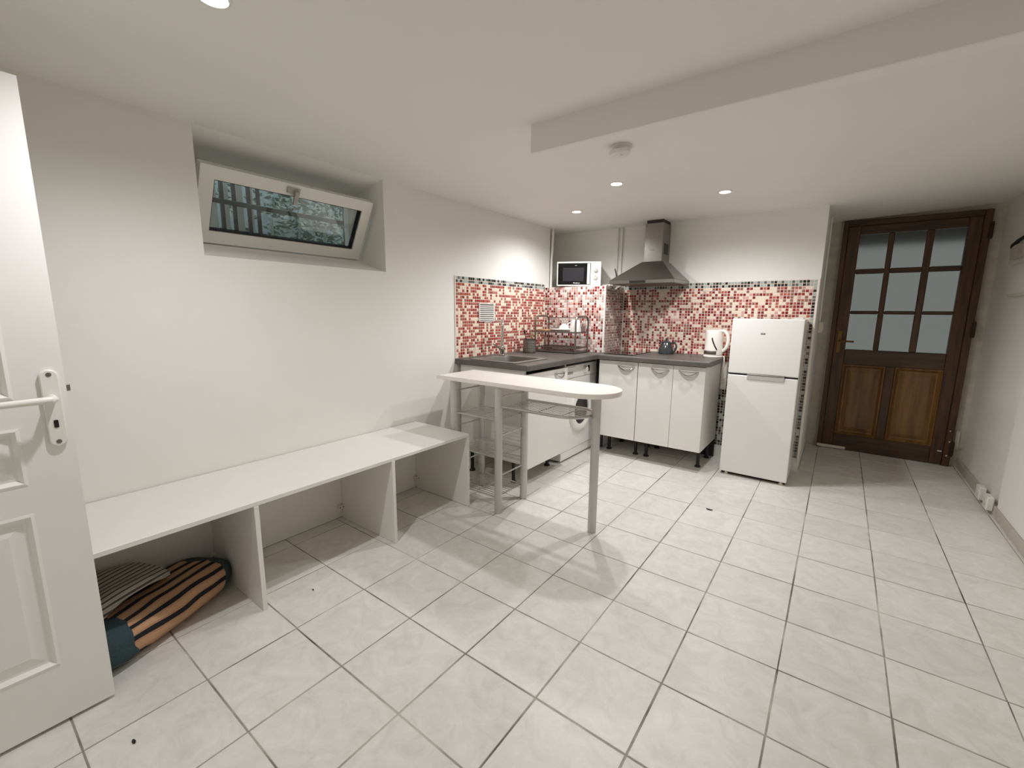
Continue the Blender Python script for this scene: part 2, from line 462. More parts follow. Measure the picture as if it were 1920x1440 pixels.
def mosaic(name, parent, o, u, n, nu, nv, chooser, skip=None, gap=0.0044):
    """tiles start at top corner o, run along u and downwards, stand proud along n"""
    o, u, n = Vector(o), Vector(u), Vector(n); dn = Vector((0, 0, -1)); bm = nb()
    for r in range(nv):
        for c in range(nu):
            if skip and skip(c, r): continue
            p = o+u*(PIT*c)+dn*(PIT*r)
            q = [p, p+u*PIT, p+u*PIT+dn*PIT, p+dn*PIT]      # grout bed
            f = bm.faces.new([bm.verts.new(v+n*0.0012) for v in q]); f.material_index = 0
            g = gap/2; j = random.uniform(-.0003, .0003); t = 0.0028+random.uniform(-.0004, .0004)
            a = [p+u*g+dn*g, p+u*(PIT-g)+dn*g, p+u*(PIT-g)+dn*(PIT-g), p+u*g+dn*(PIT-g)]
            ins = 0.0012
            b = [a[0]+u*ins+dn*ins, a[1]-u*ins+dn*ins, a[2]-u*ins-dn*ins, a[3]+u*ins-dn*ins]
            A = [bm.verts.new(v+n*0.0012) for v in a]; B = [bm.verts.new(v+n*(0.0012+t)) for v in b]
            mi = 1+mos_names.index(chooser(c, r))
            f = bm.faces.new(B); f.material_index = mi
            for k in range(4):
                f = bm.faces.new((A[k], A[(k+1) % 4], B[(k+1) % 4], B[k])); f.material_index = mi
    # keep normals as facing n
    base = wloc(parent)
    me = bpy.data.meshes.new(name)
    for f in bm.faces:
        f.normal_update()
        if f.normal.dot(n) < 0: f.normal_flip()
    bm.to_mesh(me); bm.free()
    for m in mos_mats: me.materials.append(m)
    ob = bpy.data.objects.new(name, me); C.objects.link(ob); ob.parent = parent
    ob['kind'] = 'stuff'
    return ob
MT = 1.638
random.seed(11)
ch_l = lambda c, r: pick(EDGE) if r < 2 else pick(WARM)
m1 = mosaic('mosaic_tiles', wl, (XL, 2.625, MT), (0, 1, 0), (1, 0, 0), 52, 26, ch_l)
m1['label'] = 'red and cream glass mosaic with a black border row'
NB = int((-0.186+1.838)/PIT)
xb0 = -0.186-NB*PIT
ch_b = lambda c, r: pick(EDGE) if (r < 2 or c == NB-1 or r > 27) else pick(BACK)
m2 = mosaic('mosaic_tiles', wb, (xb0, YB, MT), (1, 0, 0), (0, -1, 0), NB, 59, ch_b, skip=lambda c, r: r >= 26 and xb0+c*PIT < -0.90)
m2['label'] = 'red and cream glass mosaic behind hob and fridge'
m3 = mosaic('mosaic_tiles', wc, (XL+.004, 3.975, 1.606), (1, 0, 0), (0, -1, 0), 26, 25, lambda c, r: pick(COOL))
m3['label'] = 'pale pink and dark red glass mosaic'
m4 = mosaic('mosaic_tiles', wc, (-1.843, 3.985, 1.606), (0, 1, 0), (1, 0, 0), 16, 25, lambda c, r: pick(SIDE))
m4['label'] = 'grey brown glass mosaic on the side of the boxed wall'
random.seed(21)
struct(build('trim_2', bbox(-.184, -.17, YB-.012, YB-.0005, 0.09, MT+.006, bev=.002), M_trim), 'white plastic edge strip at the right end of the mosaic', 'trim')
struct(build('trim_3', bbox(-1.854, -1.838, 3.966, 3.984, 0.967, 1.61, bev=.002), M_trim), 'white corner strip on the boxed mosaic corner', 'trim')
struct(build('trim_4', bbox(XL+.0005, XL+.008, 2.612, 2.624, 0.967, MT+.004, bev=.002), M_trim), 'white strip at the left end of the sink mosaic', 'trim')

# ------------------------------------------------------------------ basement window
win = thing('window_1', (-2.86, (WY0+WY1)/2, 1.69), 'white plastic basement window tilted open inwards', 'window', kind='structure')
FZ0, FZ1 = 1.69, 2.128
for nm, a in (('frame_rail', (-2.92, -2.86, WY0, WY1, FZ0, FZ0+.05)), ('frame_rail', (-2.92, -2.86, WY0, WY1, FZ1-.05, FZ1)),
              ('frame_stile', (-2.92, -2.86, WY0, WY0+.05, FZ0+.05, FZ1-.05)), ('frame_stile', (-2.92, -2.86, WY1-.05, WY1, FZ0+.05, FZ1-.05))):
    build(nm, bbox(*a, bev=.004), M_plastic, win)
# sash, hinged at its bottom edge, leaning into the room
SY0, SY1, SH, ST = 0.915, 1.905, 0.402, 0.055
hx, hz, tilt = -2.825, 1.736, math.radians(29.5)
up = Vector((math.sin(tilt), 0, math.cos(tilt))); nrm = Vector((math.cos(tilt), 0, -math.sin(tilt)))
def sbox(bm, y0, y1, v0, v1, n0, n1, mi=0):
    def P(y, v, n): return Vector((hx, y, hz))+up*v+nrm*n
    hexa(bm, [P(y0, v0, n0), P(y1, v0, n0), P(y1, v1, n0), P(y0, v1, n0), P(y0, v0, n1), P(y1, v0, n1), P(y1, v1, n1), P(y0, v1, n1)], mi)
bm = nb(); W = 0.066
for a in ((SY0, SY1, 0, W), (SY0, SY1, SH-W, SH), (SY0, SY0+W, W, SH-W), (SY1-W, SY1, W, SH-W)):
    sbox(bm, *a, 0, ST)
bmesh.ops.remove_doubles(bm, verts=bm.verts, dist=1e-5)
sash = build('sash', bm, M_plastic, win)
bm = nb(); g = 0.006
for a in ((SY0+W, SY1-W, W, W+g), (SY0+W, SY1-W, SH-W-g, SH-W), (SY0+W, SY0+W+g, W+g, SH-W-g), (SY1-W-g, SY1-W, W+g, SH-W-g)): sbox(bm, *a, 0.012, 0.046)
build('gasket', bm, M_gasket, sash)
bm = nb(); sbox(bm, SY0+W+g, SY1-W-g, W+g, SH-W-g, 0.024, 0.028); build('pane', bm, M_glass, sash)
bm = nb(); ym = 1.375
sbox(bm, ym-.035, ym+.035, SH-.05, SH-.018, ST, ST+.012); sbox(bm, ym+.0, ym+.022, SH-.105, SH-.03, ST+.018, ST+.032)
sbox(bm, ym+.0, ym+.022, SH-.045, SH-.025, ST+.012, ST+.020)
build('handle', bm, mat('handle_grey', (168, 164, 158), .4), sash)
for yy in (1.0, 1.84):
    bm = nb(); tube(bm, [(hx+.028, yy-.03, hz-.006), (hx+.028, yy+.03, hz-.006)], .009, 10); build('hinge', bm, M_steel_d, win)

# outside the window: bars, perforated panels, a shrub, a yard wall
gr = thing('security_grille', (-3.1, 1.3, 1.70), 'dark iron security bars outside the basement window', 'window bars')
build('bar', bbox(-3.135, -3.115, .7, 2.4, 1.995, 2.022, bev=.003), M_bars, gr)
for yy in (1.215, 1.285, 1.372, 1.43, 2.06, 2.12):
    build('bar', bbox(-3.165, -3.145, yy-.010, yy+.010, 1.31, 2.7, bev=.002), M_bars, gr)
def perf_mat():
    m = bpy.data.materials.new('perforated_metal'); m.use_nodes = True
    nt = m.node_tree; b = nt.nodes['Principled BSDF']
    g = nt.nodes.new('ShaderNodeNewGeometry'); v = nt.nodes.new('ShaderNodeTexVoronoi'); v.inputs['Scale'].default_value = 130; v.inputs['Randomness'].default_value = 0.15
    r = nt.nodes.new('ShaderNodeValToRGB'); r.color_ramp.elements[0].position = .2; r.color_ramp.elements[0].color = lin((110, 112, 112)); r.color_ramp.elements[1].position = .3; r.color_ramp.elements[1].color = lin((236, 237, 234))
    nt.links.new(g.outputs['Position'], v.inputs['Vector']); nt.links.new(v.outputs['Distance'], r.inputs['Fac']); nt.links.new(r.outputs['Color'], b.inputs['Base Color'])
    b.inputs['Roughness'].default_value = .6
    return m
M_perf = perf_mat()
sc = thing('perforated_screen', (-3.2, 1.12, 1.3), 'white perforated metal strips outside the window', 'screen')
for y0, y1 in ((.98, 1.06), (1.085, 1.135), (1.152, 1.203), (1.227, 1.272), (1.297, 1.358), (1.397, 1.42)):
    build('strip', bbox(-3.21, -3.20, y0, y1, 1.3, 2.9, bev=.002), M_perf, sc)
bm = nb(); random.seed(3)
for k in range(2600):
    a = random.gauss(0, .16); c = Vector((-4.05+random.gauss(0, .10), 2.35+random.gauss(0, .38), 1.3+random.random()**0.8*1.25+a*.3))
    d = Vector((random.uniform(-1, 1), random.uniform(-1, 1), random.uniform(-.6, .6))).normalized(); e = d.orthogonal().normalized()
    l = random.uniform(.02, .04)
    vs = [bm.verts.new(c-d*l), bm.verts.new(c+e*l*.45), bm.verts.new(c+d*l), bm.verts.new(c-e*l*.45)]
    bm.faces.new(vs)
sh = thing('garden_shrub', (-3.95, 1.95, 1.3), 'green leafy shrub seen through the basement window', 'shrub')
lv = build('foliage', bm, mat('shrub_leaf', (126, 142, 132), .6, var=.4, scale=6), sh, kind='stuff')
bm = nb(); 
for k in range(4): tube(bm, [(-3.95, 1.7+k*.18, 1.3), (-3.95+.04*k, 1.65+k*.22, 2.1)], .012, 6)
build('stem', bm, mat('shrub_stem', (104, 116, 108), .8), sh, kind='stuff')
struct(build('yard_ground', bbox(-6.0, -2.98, -1.5, 6.5, 1.15, 1.3), mat('yard_gravel', (120, 122, 116), .9, var=.3, scale=20)), 'grey yard ground outside the basement window', 'ground')
struct(build('wall_yard', bbox(-4.6, -4.45, -1.5, 6.5, 1.3, 4.6), mat('yard_wall', (132, 146, 148), .9, var=.15, scale=3)), 'grey yard wall beyond the shrub', 'wall')
random.seed(21)

# ------------------------------------------------------------------ white panelled door (open, near left)
DX = -1.92
dr = thing('door_1', (DX, -0.17, 0.012), 'open white panelled door with lever handle at the left edge', 'door', kind='structure')
DY0, DY1, DT = -0.58, 0.249, 0.04
bm = nb()
# slab of stiles and rails with panel openings on the room side
def dbox(y0, y1, z0, z1): box(bm, DX-DT, DX, y0, y1, z0, z1, bev=0.0)
PY = [(DY0+.115, -0.222), (-0.108, DY1-.113)]
PZ = [(.212, .735), (.825, 1.003), (1.09, 1.86)]
zs = [0.012, .212, .735, .825, 1.003, 1.09, 1.86, 1.996]
ysd = [DY0, PY[0][0], PY[0][1], PY[1][0], PY[1][1], DY1]
for i in range(len(zs)-1):
    for j in range(5):
        if i in (1, 3, 5) and j in (1, 3): continue
        dbox(ysd[j], ysd[j+1], zs[i], zs[i+1])
bmesh.ops.remove_doubles(bm, verts=bm.verts, dist=1e-5)
body = build('door_leaf', bm, M_white, dr)
for (a, b_) in PY:
    for (c, d) in PZ:
        bm = nb()
        # moulding ring sloping in, then raised field
        def ring(off, x): return [bm.verts.new((x, a+off, c+off)), bm.verts.new((x, b_-off, c+off)), bm.verts.new((x, b_-off, d-off)), bm.verts.new((x, a+off, d-off))]
        rr = [ring(0, DX+.001), ring(.008, DX+.003), ring(.018, DX-.011), ring(.026, DX-.012), ring(.058, DX-.004), ]
        for A, B in zip(rr, rr[1:]):
            for k in range(4): bm.faces.new((A[k], A[(k+1) % 4], B[(k+1) % 4], B[k]))
        bm.faces.new(rr[-1])
        bk = [bm.verts.new((DX-.03, v.co.y, v.co.z)) for v in rr[0]]
        bm.faces.new(bk)
        for k in range(4): bm.faces.new((rr[0][k], rr[0][(k+1) % 4], bk[(k+1) % 4], bk[k]))
        build('panel', bm, M_white, dr)
hw = (0.2135, 1.055)
bm = nb()
pl = [(hw[0]+.021*math.cos(a), (1.151 if math.sin(a) >= 0 else .954)+.021*math.sin(a)) for a in [2*PI*k/28 for k in range(28)]]
v0 = [bm.verts.new((DX+.0005, y, z)) for y, z in pl]; v1 = [bm.verts.new((DX+.009, y, z)) for y, z in pl]; v2 = [bm.verts.new((DX+.0115, hw[0]+(y-hw[0])*.86, z+(1.0525-z)*.025)) for y, z in pl]
for A, B in ((v0, v1), (v1, v2)):
    for k in range(28): bm.faces.new((A[k], A[(k+1) % 28], B[(k+1) % 28], B[k]))
bm.faces.new(v2); bm.faces.new(v0)
plate = build('handle_plate', bm, M_plastic, dr, smooth=True, angle=30)
for z in (1.157, .948):
    bm = nb(); lathe(bm, (DX+.0115, hw[0], z), [(.0065, 0), (.0065, .0012), (.0035, .0018), (0, .0014)], 12, axis='x'); build('screw', bm, M_steel_d, plate)
build('keyhole', bbox(DX+.0112, DX+.0125, hw[0]-.005, hw[0]+.005, .992, 1.016, bev=.002), M_black, plate)
bm = nb(); tube(bm, [(DX+.01, hw[0], 1.085), (DX+.045, hw[0], 1.085), (DX+.054, hw[0]-.008, 1.085), (DX+.056, hw[0]-.03, 1.085), (DX+.056, hw[0]-.125, 1.084)], [.0105, .0105, .011, .0105, .0095], 14)
build('lever', bm, M_plastic, dr, smooth=True)
build('latch', bbox(DX-.026, DX-.014, DY1, DY1+.011, 1.098, 1.12, bev=.002), M_steel, dr)

# ------------------------------------------------------------------ wooden door at the end of the passage
wd = thing('door_2', (0.42, 5.46, 0.0), 'old dark oak door with nine frosted panes at the far end', 'door', kind='structure')
OX0, OX1, OZ1 = -0.076, 0.922, 2.234
Y0, Y1 = 5.44, 5.50
def wpart(nm, x0, x1, z0, z1, m, y0=Y0, y1=Y1, bev=.004): return build(nm, bbox(x0, x1, y0, y1, z0, z1, bev=bev), m, wd)
wpart('frame_stile', OX0, OX0+.042, 0.0, OZ1, M_wood, 5.425, 5.53)
wpart('frame_stile', OX1-.05, OX1, 0.0, OZ1, M_wood, 5.425, 5.53)
wpart('frame_head', OX0+.042, OX1-.05, OZ1-.05, OZ1, M_woodh, 5.425, 5.53)
LX0, LX1 = OX0+.042, OX1-.05
GX0, GX1, GZ0, GZ1 = 0.060, 0.786, 1.018, 2.105
wpart('stile', LX0, GX0, 0.004, OZ1-.05, M_wood)
wpart('stile', GX1, LX1, 0.004, OZ1-.05, M_wood)
wpart('top_rail', GX0, GX1, GZ1, OZ1-.05, M_woodh)
wpart('lock_rail', GX0, GX1, 0.87, GZ0, M_woodh)
wpart('bottom_rail', GX0, GX1, 0.004, 0.165, M_woodh)
wpart('mullion', 0.385, 0.455, 0.165, 0.87, M_wood)
bm = nb(); mc = [(.272, .314), (.532, .582)]; mr_ = [(1.362, 1.394), (1.742, 1.788)]
cx = [GX0, .272, .314, .532, .582, GX1]; cz = [GZ0, 1.362, 1.394, 1.742, 1.788, GZ1]
for a, b_ in mc: build('muntin', bbox(a, b_, 5.452, 5.488, GZ0, GZ1, bev=.004), M_wood, wd)
for a, b_ in mr_:
    for k in (0, 2, 4): build('muntin', bbox(cx[k], cx[k+1], 5.454, 5.486, a, b_, bev=.004), M_woodh, wd)
bm.free()
for i in (0, 2, 4):
    for j in (0, 2, 4):
        build('pane', bbox(cx[i], cx[i+1], 5.468, 5.473, cz[j], cz[j+1]), M_frost, wd)
for a, b_ in ((GX0, .385), (.455, GX1)):
    c, d = .165, .87
    bm = nb()
    def ring2(off, y): return [bm.verts.new((a+off, y, c+off)), bm.verts.new((b_-off, y, c+off)), bm.verts.new((b_-off, y, d-off)), bm.verts.new((a+off, y, d-off))]
    rr = [ring2(0, 5.436), ring2(.012, 5.432), ring2(.03, 5.454), ring2(.04, 5.456), ring2(.075, 5.446)]
    for A, B in zip(rr, rr[1:]):
        for k in range(4): bm.faces.new((A[k], A[(k+1) % 4], B[(k+1) % 4], B[k]))
    bm.faces.new(rr[-1])
    bk = [bm.verts.new((v.co.x, 5.49, v.co.z)) for v in rr[0]]; bm.faces.new(bk)
    for k in range(4): bm.faces.new((rr[0][k], rr[0][(k+1) % 4], bk[(k+1) % 4], bk[k]))
    build('panel', bm, M_panelw, wd)
hp = build('handle_plate', bbox(-.014, .022, 5.434, 5.44, .98, 1.2, bev=.003), M_brass, wd)
bm = nb(); tube(bm, [(.004, 5.436, 1.10), (.004, 5.395, 1.10), (.012, 5.39, 1.10), (.12, 5.39, 1.098)], .009, 10); build('lever', bm, M_brass, wd, smooth=True)
build('draught_strip', bbox(-.07, .165, 5.418, 5.428, 0.012, .040, bev=.003), M_plast_old, wd)
for z in (2.06, 1.24, .17):
    bm = nb(); box(bm, .905, .935, 5.418, 5.432, z-.06, z+.06, bev=.002); tube(bm, [(.922, 5.414, z-.07), (.922, 5.414, z+.07)], .009, 10)
    build('hinge', bm, M_rust, wd)
build('keeper_plate', bbox(.938, .968, 5.468, 5.479, .16, .33, bev=.002), M_plast_old, wd)
for cxp, czp, cwp in ((.845, .135, .03), (.895, .10, .012), (.90, .23, .010), (.893, .33, .008)):
    build('paint_chip', bbox(cxp-cwp/2, cxp+cwp/2, 5.4235, 5.426, czp-.006, czp+.006, bev=.0008), M_plast_old, wd)
struct(build('ground_porch', bbox(-1.6, 2.6, 5.75, 6.6, -.1, -.003), mat('porch_ground', (110, 106, 98), .9)), 'grey ground outside the wooden door', 'ground')
struct(build('pane_shade_slab', bbox(-1.6, 2.6, 5.76, 7.7, 2.25, 2.33), mat('shade_slab_dark', (60, 56, 50), .9)), 'dark slab added outside to shade the top panes of the wooden door', 'shade slab')  # unseen slab added outside to darken the top of the door panes

# ------------------------------------------------------------------ ceiling lights and smoke detector
M_bulb = emis('lamp_glow', (1.0, 0.95, 0.87), 30)
def downlight(x, y, label, energy=LAMP_W):
    z = ceil_z(x, y)
    t = thing('ceiling_light', (x, y, z), label, 'downlight', 'recessed ceiling spotlights')
    bm = nb(); lathe(bm, (x, y, z), [(.034, 0.0), (.034, -.003), (.037, -.007), (.044, -.004), (.046, .0)], 28, cap=False)
    build('trim_ring', bm, M_plastic, t, smooth=True)
    bm = nb(); lathe(bm, (x, y, z), [(.034, -.0005), (.033, -.005), (.020, -.009), (0, -.010)], 24, cap=False)
    build('lens', bm, M_bulb, t, smooth=True)
    ld = bpy.data.lights.new('spotlight_beam', 'SPOT'); ld.energy = energy; ld.color = LAMP_COL
    ld.spot_size = math.radians(164); ld.spot_blend = 0.85; ld.shadow_soft_size = 0.028
    lo_ = bpy.data.objects.new('spotlight_beam', ld); C.objects.link(lo_); lo_.parent = t; lo_.location = (0, 0, -.04)
    return t
downlight(-1.305, 2.91, 'glowing ceiling spotlight just beyond the smoke detector')
downlight(-0.757, 3.53, 'glowing ceiling spotlight on the right, nearest the wooden door')
downlight(-1.925, 3.50, 'glowing ceiling spotlight above the kitchen sink corner')
downlight(-1.49, 0.60, 'glowing ceiling spotlight at the top edge, nearest the white door')
sx, sy, sz = -1.01, 2.30, 2.212
sd = thing('smoke_detector', (sx, sy, sz), 'round white smoke detector on the ceiling beside the beam', 'smoke detector')
bm = nb(); lathe(bm, (sx, sy, sz), [(.03, 0), (.052, -.001), (.054, -.009), (.044, -.011), (.044, -.019)], 28); build('base', bm, M_plastic, sd, smooth=True)
bm = nb(); lathe(bm, (0, 0, 0), [(.040, 0), (.055, -.002), (.057, -.005), (.056, -.020), (.048, -.028), (.012, -.030)], 28)
lathe(bm, (.02, -.025, 0), [(.006, -.028), (.006, -.037), (.0, -.038)], 10)
bm.transform(Matrix.Translation((sx-.008, sy-.012, sz-.022)) @ Euler((math.radians(6), math.radians(-5), 0)).to_matrix().to_4x4())
build('cover', bm, M_plastic, sd, smooth=True)

# ------------------------------------------------------------------ long white bench
bx0, bx1 = -2.524, -1.975
bt = thing('bench', (-2.25, 1.1, 0), 'long low white laminate bench with open compartments along the wall', 'bench')
BZ = 0.524
build('top_panel', bbox(bx0, bx1, 0.03, 2.168, BZ-.02, BZ, bev=.0015), M_lam, bt)
bm = nb()
for yy in (0.05, 0.782, 1.524, 2.158):
    build('divider', bbox(bx0+.014, bx1+.003, yy-.010, yy+.010, 0.001, BZ-.021, bev=.0012), M_lamedge if False else M_lam, bt)
bm.free()
build('back_panel', bbox(bx0, bx0+.012, 0.03, 2.168, 0.05, BZ-.021), M_lam, bt)
for yy, xx in ((1.535, -2.5), (1.495, -2.505), (2.135, -2.5), (.765, -2.5)):
    bm = nb(); box(bm, xx-.004, xx+.022, yy-.018, yy+.018, .075, .10, bev=.002); build('corner_bracket', bm, M_plast_old, bt)
    for d in (-.01, .01):
        bm = nb(); lathe(bm, (xx+.022, yy+d, .088), [(.004, 0), (.003, .002), (0, .002)], 8, axis='x'); build('screw', bm, M_rust, bt)

# rugs stored in the first compartment
def pillow(bm, L, D, Hh, p=2.6, n=40, m=20, zpow=2.4, wob=0.0, endm=None):
    rows = []
    def sg(v, e): return math.copysign(abs(v)**e, v)
    for i in range(m+1):
        ph = -PI/2+PI*i/m
        row = []
        for k in range(n):
            th = 2*PI*k/n
            cx_, sx_ = sg(math.cos(th), 2/p), sg(math.sin(th), 2/p)
            cp_, sp_ = sg(math.cos(ph), 2/zpow), sg(math.sin(ph), 2/zpow)
            x, y, z = L/2*cx_*cp_, D/2*sx_*cp_, Hh/2*sp_+Hh/2
            z *= 1-0.10*math.sin(x*7+1)*wob-0.10*math.sin(y*12)*wob
            row.append(bm.verts.new((x, y, z)))
        rows.append(row)
    for A, B in zip(rows, rows[1:]):
        for k in range(n):
            f = bm.faces.new((A[k], A[(k+1) % n], B[(k+1) % n], B[k]))
            cxm = f.calc_center_median().x
            f.material_index = 1 if endm and (cxm > endm[1]+0.012*math.sin(f.calc_center_median().y*30) or cxm < endm[0]+0.02*math.sin(f.calc_center_median().y*20+1)) else 0
    bmesh.ops.remove_doubles(bm, verts=bm.verts, dist=1e-4)
bm = nb(); pillow(bm, .68, .33, .165, p=4.2, zpow=3.2, wob=0.6, n=96, m=28, endm=None)
bmesh.ops.recalc_face_normals(bm, faces=bm.faces)
me = bpy.data.meshes.new('plush_rug'); bm.to_mesh(me); bm.free(); me.materials.append(M_zebra); me.materials.append(M_teal)
me.polygons.foreach_set('use_smooth', [True]*len(me.polygons))
rug = bpy.data.objects.new('plush_rug', me); C.objects.link(rug)
rug.location = (-2.262, 0.43, 0.003); rug.rotation_euler = (0, 0, math.atan2(.90, -.43))
tag(rug, 'folded tan plush rug with black tiger stripes and dark teal ends under the bench', 'rug')
bm = nb(); N1, N2 = 26, 20
def wrp(u, v):
    x = (u-.5)*.30; y = (v-.5)*.30
    f_ = max(0, .42-v)/.42
    z = .02*math.cos((u-.5)*2.2)+.008*math.sin(v*7+u*3)-.034*f_**1.7-.05*max(0, .25-u); y += .05*f_**2
    return x, y, z
for side, off in ((0, 0.0), (1, -.02)):
    gv = [[bm.verts.new((wrp(i/N1, j/N2)[0], wrp(i/N1, j/N2)[1], wrp(i/N1, j/N2)[2]+off)) for j in range(N2+1)] for i in range(N1+1)]
    for i in range(N1):
        for j in range(N2): bm.faces.new((gv[i][j], gv[i+1][j], gv[i+1][j+1], gv[i][j+1]))
    if side == 0: g0 = gv
for i in range(N1):
    bm.faces.new((g0[i][0], g0[i+1][0], gv[i+1][0], gv[i][0])); bm.faces.new((g0[i][N2], g0[i+1][N2], gv[i+1][N2], gv[i][N2]))
for j in range(N2):
    bm.faces.new((g0[0][j], g0[0][j+1], gv[0][j+1], gv[0][j])); bm.faces.new((g0[N1][j], g0[N1][j+1], gv[N1][j+1], gv[N1][j]))
wv = build('woven_rug', bm, M_woven, smooth=True, angle=50)
wv.location = (-2.316, 0.354, 0.217); wv.rotation_euler = (math.radians(-3), math.radians(4), math.atan2(.90, -.43)+.1)
tag(wv, 'small grey striped woven rug folded on top of the tiger-striped rug', 'rug')

# ------------------------------------------------------------------ bar table with rack
bar = thing('bar_table', (-1.62, 2.35, 0), 'narrow white bar table with round end and silver tube legs', 'table')
BT = 0.905
poly = [(-2.275, 2.157)]+[(x, y) for x, y in [(-1.19+.212*math.cos(a), 2.357+.2*math.sin(a)) for a in [-PI/2+PI*k/28 for k in range(29)]]]+[(-2.275, 2.557)]
bm = nb(); prism(bm, poly, BT-.028, BT, bev=.009, seg=3); build('table_top', bm, M_bar, bar, smooth=True, angle=40)
legs = [(-2.150, 2.205), (-1.745, 2.205), (-2.150, 2.503), (-1.745, 2.503), (-1.118, 2.358)]
for x, y in legs:
    bm = nb(); lathe(bm, (x, y, 0), [(.022, .0), (.026, .003), (.026, .02), (.0265, .021), (.0265, BT-.029)], 22); build('leg', bm, M_silver, bar, smooth=True)
for z in (.645, .385, .105):
    for yy in (2.503, 2.205):
        bm = nb(); tube(bm, [(-2.150, yy, z), (-1.745, yy, z)], .0055, 8)
        sh_ = build('shelf_rail', bm, M_wire, bar, smooth=True)
    bm = nb()
    for k in range(10):
        y = 2.23+k*.0272
        tube(bm, [(-2.15, y, z), (-1.75, y, z)], .0022, 6)
    for x in (-2.13, -1.95, -1.77): tube(bm, [(x, 2.205, z-.004), (x, 2.503, z-.004)], .003, 6)
    build('wire_grid', bm, M_wire, sh_, smooth=True, kind='stuff')
    for x in (-2.150, -1.745):
        bm = nb(); tube(bm, [(x, 2.205, z+.155), (x, 2.503, z+.155)], .0055, 8); build('side_rail', bm, M_wire, bar, smooth=True)
zz = .742
U = [(-1.745, 2.205, zz), (-1.34, 2.205, zz)]+[tuple(p) for p in arc((-1.30, 2.354, zz), .152, -PI/2+.2, PI/2-.2, 14)]+[(-1.34, 2.503, zz), (-1.745, 2.503, zz)]
bm = nb(); tube(bm, U, .0095, 10); tube(bm, [(-1.150, 2.356, zz), (-1.118, 2.357, zz)], .006, 8)
us = build('shelf_frame', bm, M_wire, bar, smooth=True)
bm = nb()
for k in range(11):
    y = 2.222+k*.0264
    xe = -1.30+math.sqrt(max(0, .150**2-(y-2.354)**2))
    tube(bm, [(-1.72, y, zz-.002), (xe, y, zz-.002)], .0022, 6)
for x in (-1.66, -1.47, -1.30): tube(bm, [(x, 2.21, zz-.006), (x, 2.50, zz-.006)], .003, 6)
build('wire_grid', bm, M_wire, us, smooth=True, kind='stuff')

# ------------------------------------------------------------------ kitchen: worktop, cabinets, washer
WT = 0.966; WB = WT-.042
wt = thing('worktop', (-1.8, 3.4, WB), 'dark slate grey L-shaped kitchen worktop', 'worktop')
WX = -1.80; WYF = 3.775; WXR = -0.815; WYL = 2.612
SX0, SX1, SY_0, SY_1 = -2.35, -1.965, 2.67, 3.075     # sink cut-out
bm = nb()
for a in ((-2.527, SX0, WYL, 3.972), (SX1, WX-.006, WYL, WYF), (SX0, SX1, WYL, SY_0), (SX0, SX1, SY_1, 3.972), (SX1, WX-.006, WYF, 3.972)):
    box(bm, a[0], a[1], a[2], a[3], WB, WT)
bmesh.ops.remove_doubles(bm, verts=bm.verts, dist=1e-5)
tube_prof = None
build('top_panel', bm, M_work, wt)
# postformed front edge of the sink run
bm = nb(); pr = [(WX-.006, WB), (WX, WB+.004), (WX, WT-.012), (WX-.002, WT-.005), (WX-.006, WT-.0005), (WX-.006, WT)]
pr = [(WX-.006, WB), (WX, WB), (WX, WT-.011), (WX-.0015, WT-.005), (WX-.0035, WT-.002), (WX-.006, WT)]
a = [bm.verts.new((x, WYL, z)) for x, z in pr]; b_ = [bm.verts.new((x, WYF, z)) for x, z in pr]
for k in range(len(pr)): bm.faces.new((a[k], a[(k+1) % 6], b_[(k+1) % 6], b_[k]))
bm.faces.new(a); bm.faces.new(b_); build('front_edge', bm, M_work, wt)
bm = nb(); box(bm, WX-.004+.004, WXR, WYF+.006, 4.417, WB, WT)
box(bm, -1.843+.006, WX, 3.975, 4.417, WB, WT)
build('top_panel', bm, M_work, wt)
bm = nb(); pr = [(WYF+.006, WB), (WYF, WB), (WYF, WT-.011), (WYF+.0015, WT-.005), (WYF+.0035, WT-.002), (WYF+.006, WT)]
a = [bm.verts.new((WX+.003, y, z)) for y, z in pr]; b_ = [bm.verts.new((WXR, y, z)) for y, z in pr]
for k in range(len(pr)): bm.faces.new((a[k], a[(k+1) % 6], b_[(k+1) % 6], b_[k]))
bm.faces.new(a); bm.faces.new(b_); build('front_edge', bm, M_work, wt)
build('joint_strip', bbox(WX-.002, WX+.003, WYF-.003, WYF+.05, WB, WT+.0012, bev=.0008), M_steel_d, wt)
build('end_strip', bbox(WXR, WXR+.002, WYF, 4.415, WB, WT-.001), M_work, wt)

# sink
sk = thing('sink', (-2.16, 2.87, WT), 'grey composite inset sink in the worktop beside the tap', 'sink')
rx0, rx1, ry0, ry1 = -2.39, -1.925, 2.632, 3.105
def rrect(x0, x1, y0, y1, r, n=6):
    out = []
    for cx_, cy_, a0 in ((x1-r, y0+r, -PI/2), (x1-r, y1-r, 0), (x0+r, y1-r, PI/2), (x0+r, y0+r, PI)):
        for k in range(n+1):
            t = a0+PI/2*k/n; out.append((cx_+r*math.cos(t), cy_+r*math.sin(t)))
    return out
bm = nb()
lv = [(rrect(rx0, rx1, ry0, ry1, .02), WT+.0005), (rrect(rx0, rx1, ry0, ry1, .02), WT+.008), (rrect(rx0+.006, rx1-.006, ry0+.006, ry1-.006, .02), WT+.010),
      (rrect(-2.335, -1.975, 2.68, 3.065, .05), WT+.008), (rrect(-2.33, -1.98, 2.685, 3.06, .05), WT-.002), (rrect(-2.32, -1.99, 2.695, 3.05, .05), WT-.15), (rrect(-2.27, -2.04, 2.745, 3.0, .05), WT-.165)]
R = [[bm.verts.new((x, y, z)) for x, y in pts] for pts, z in lv]
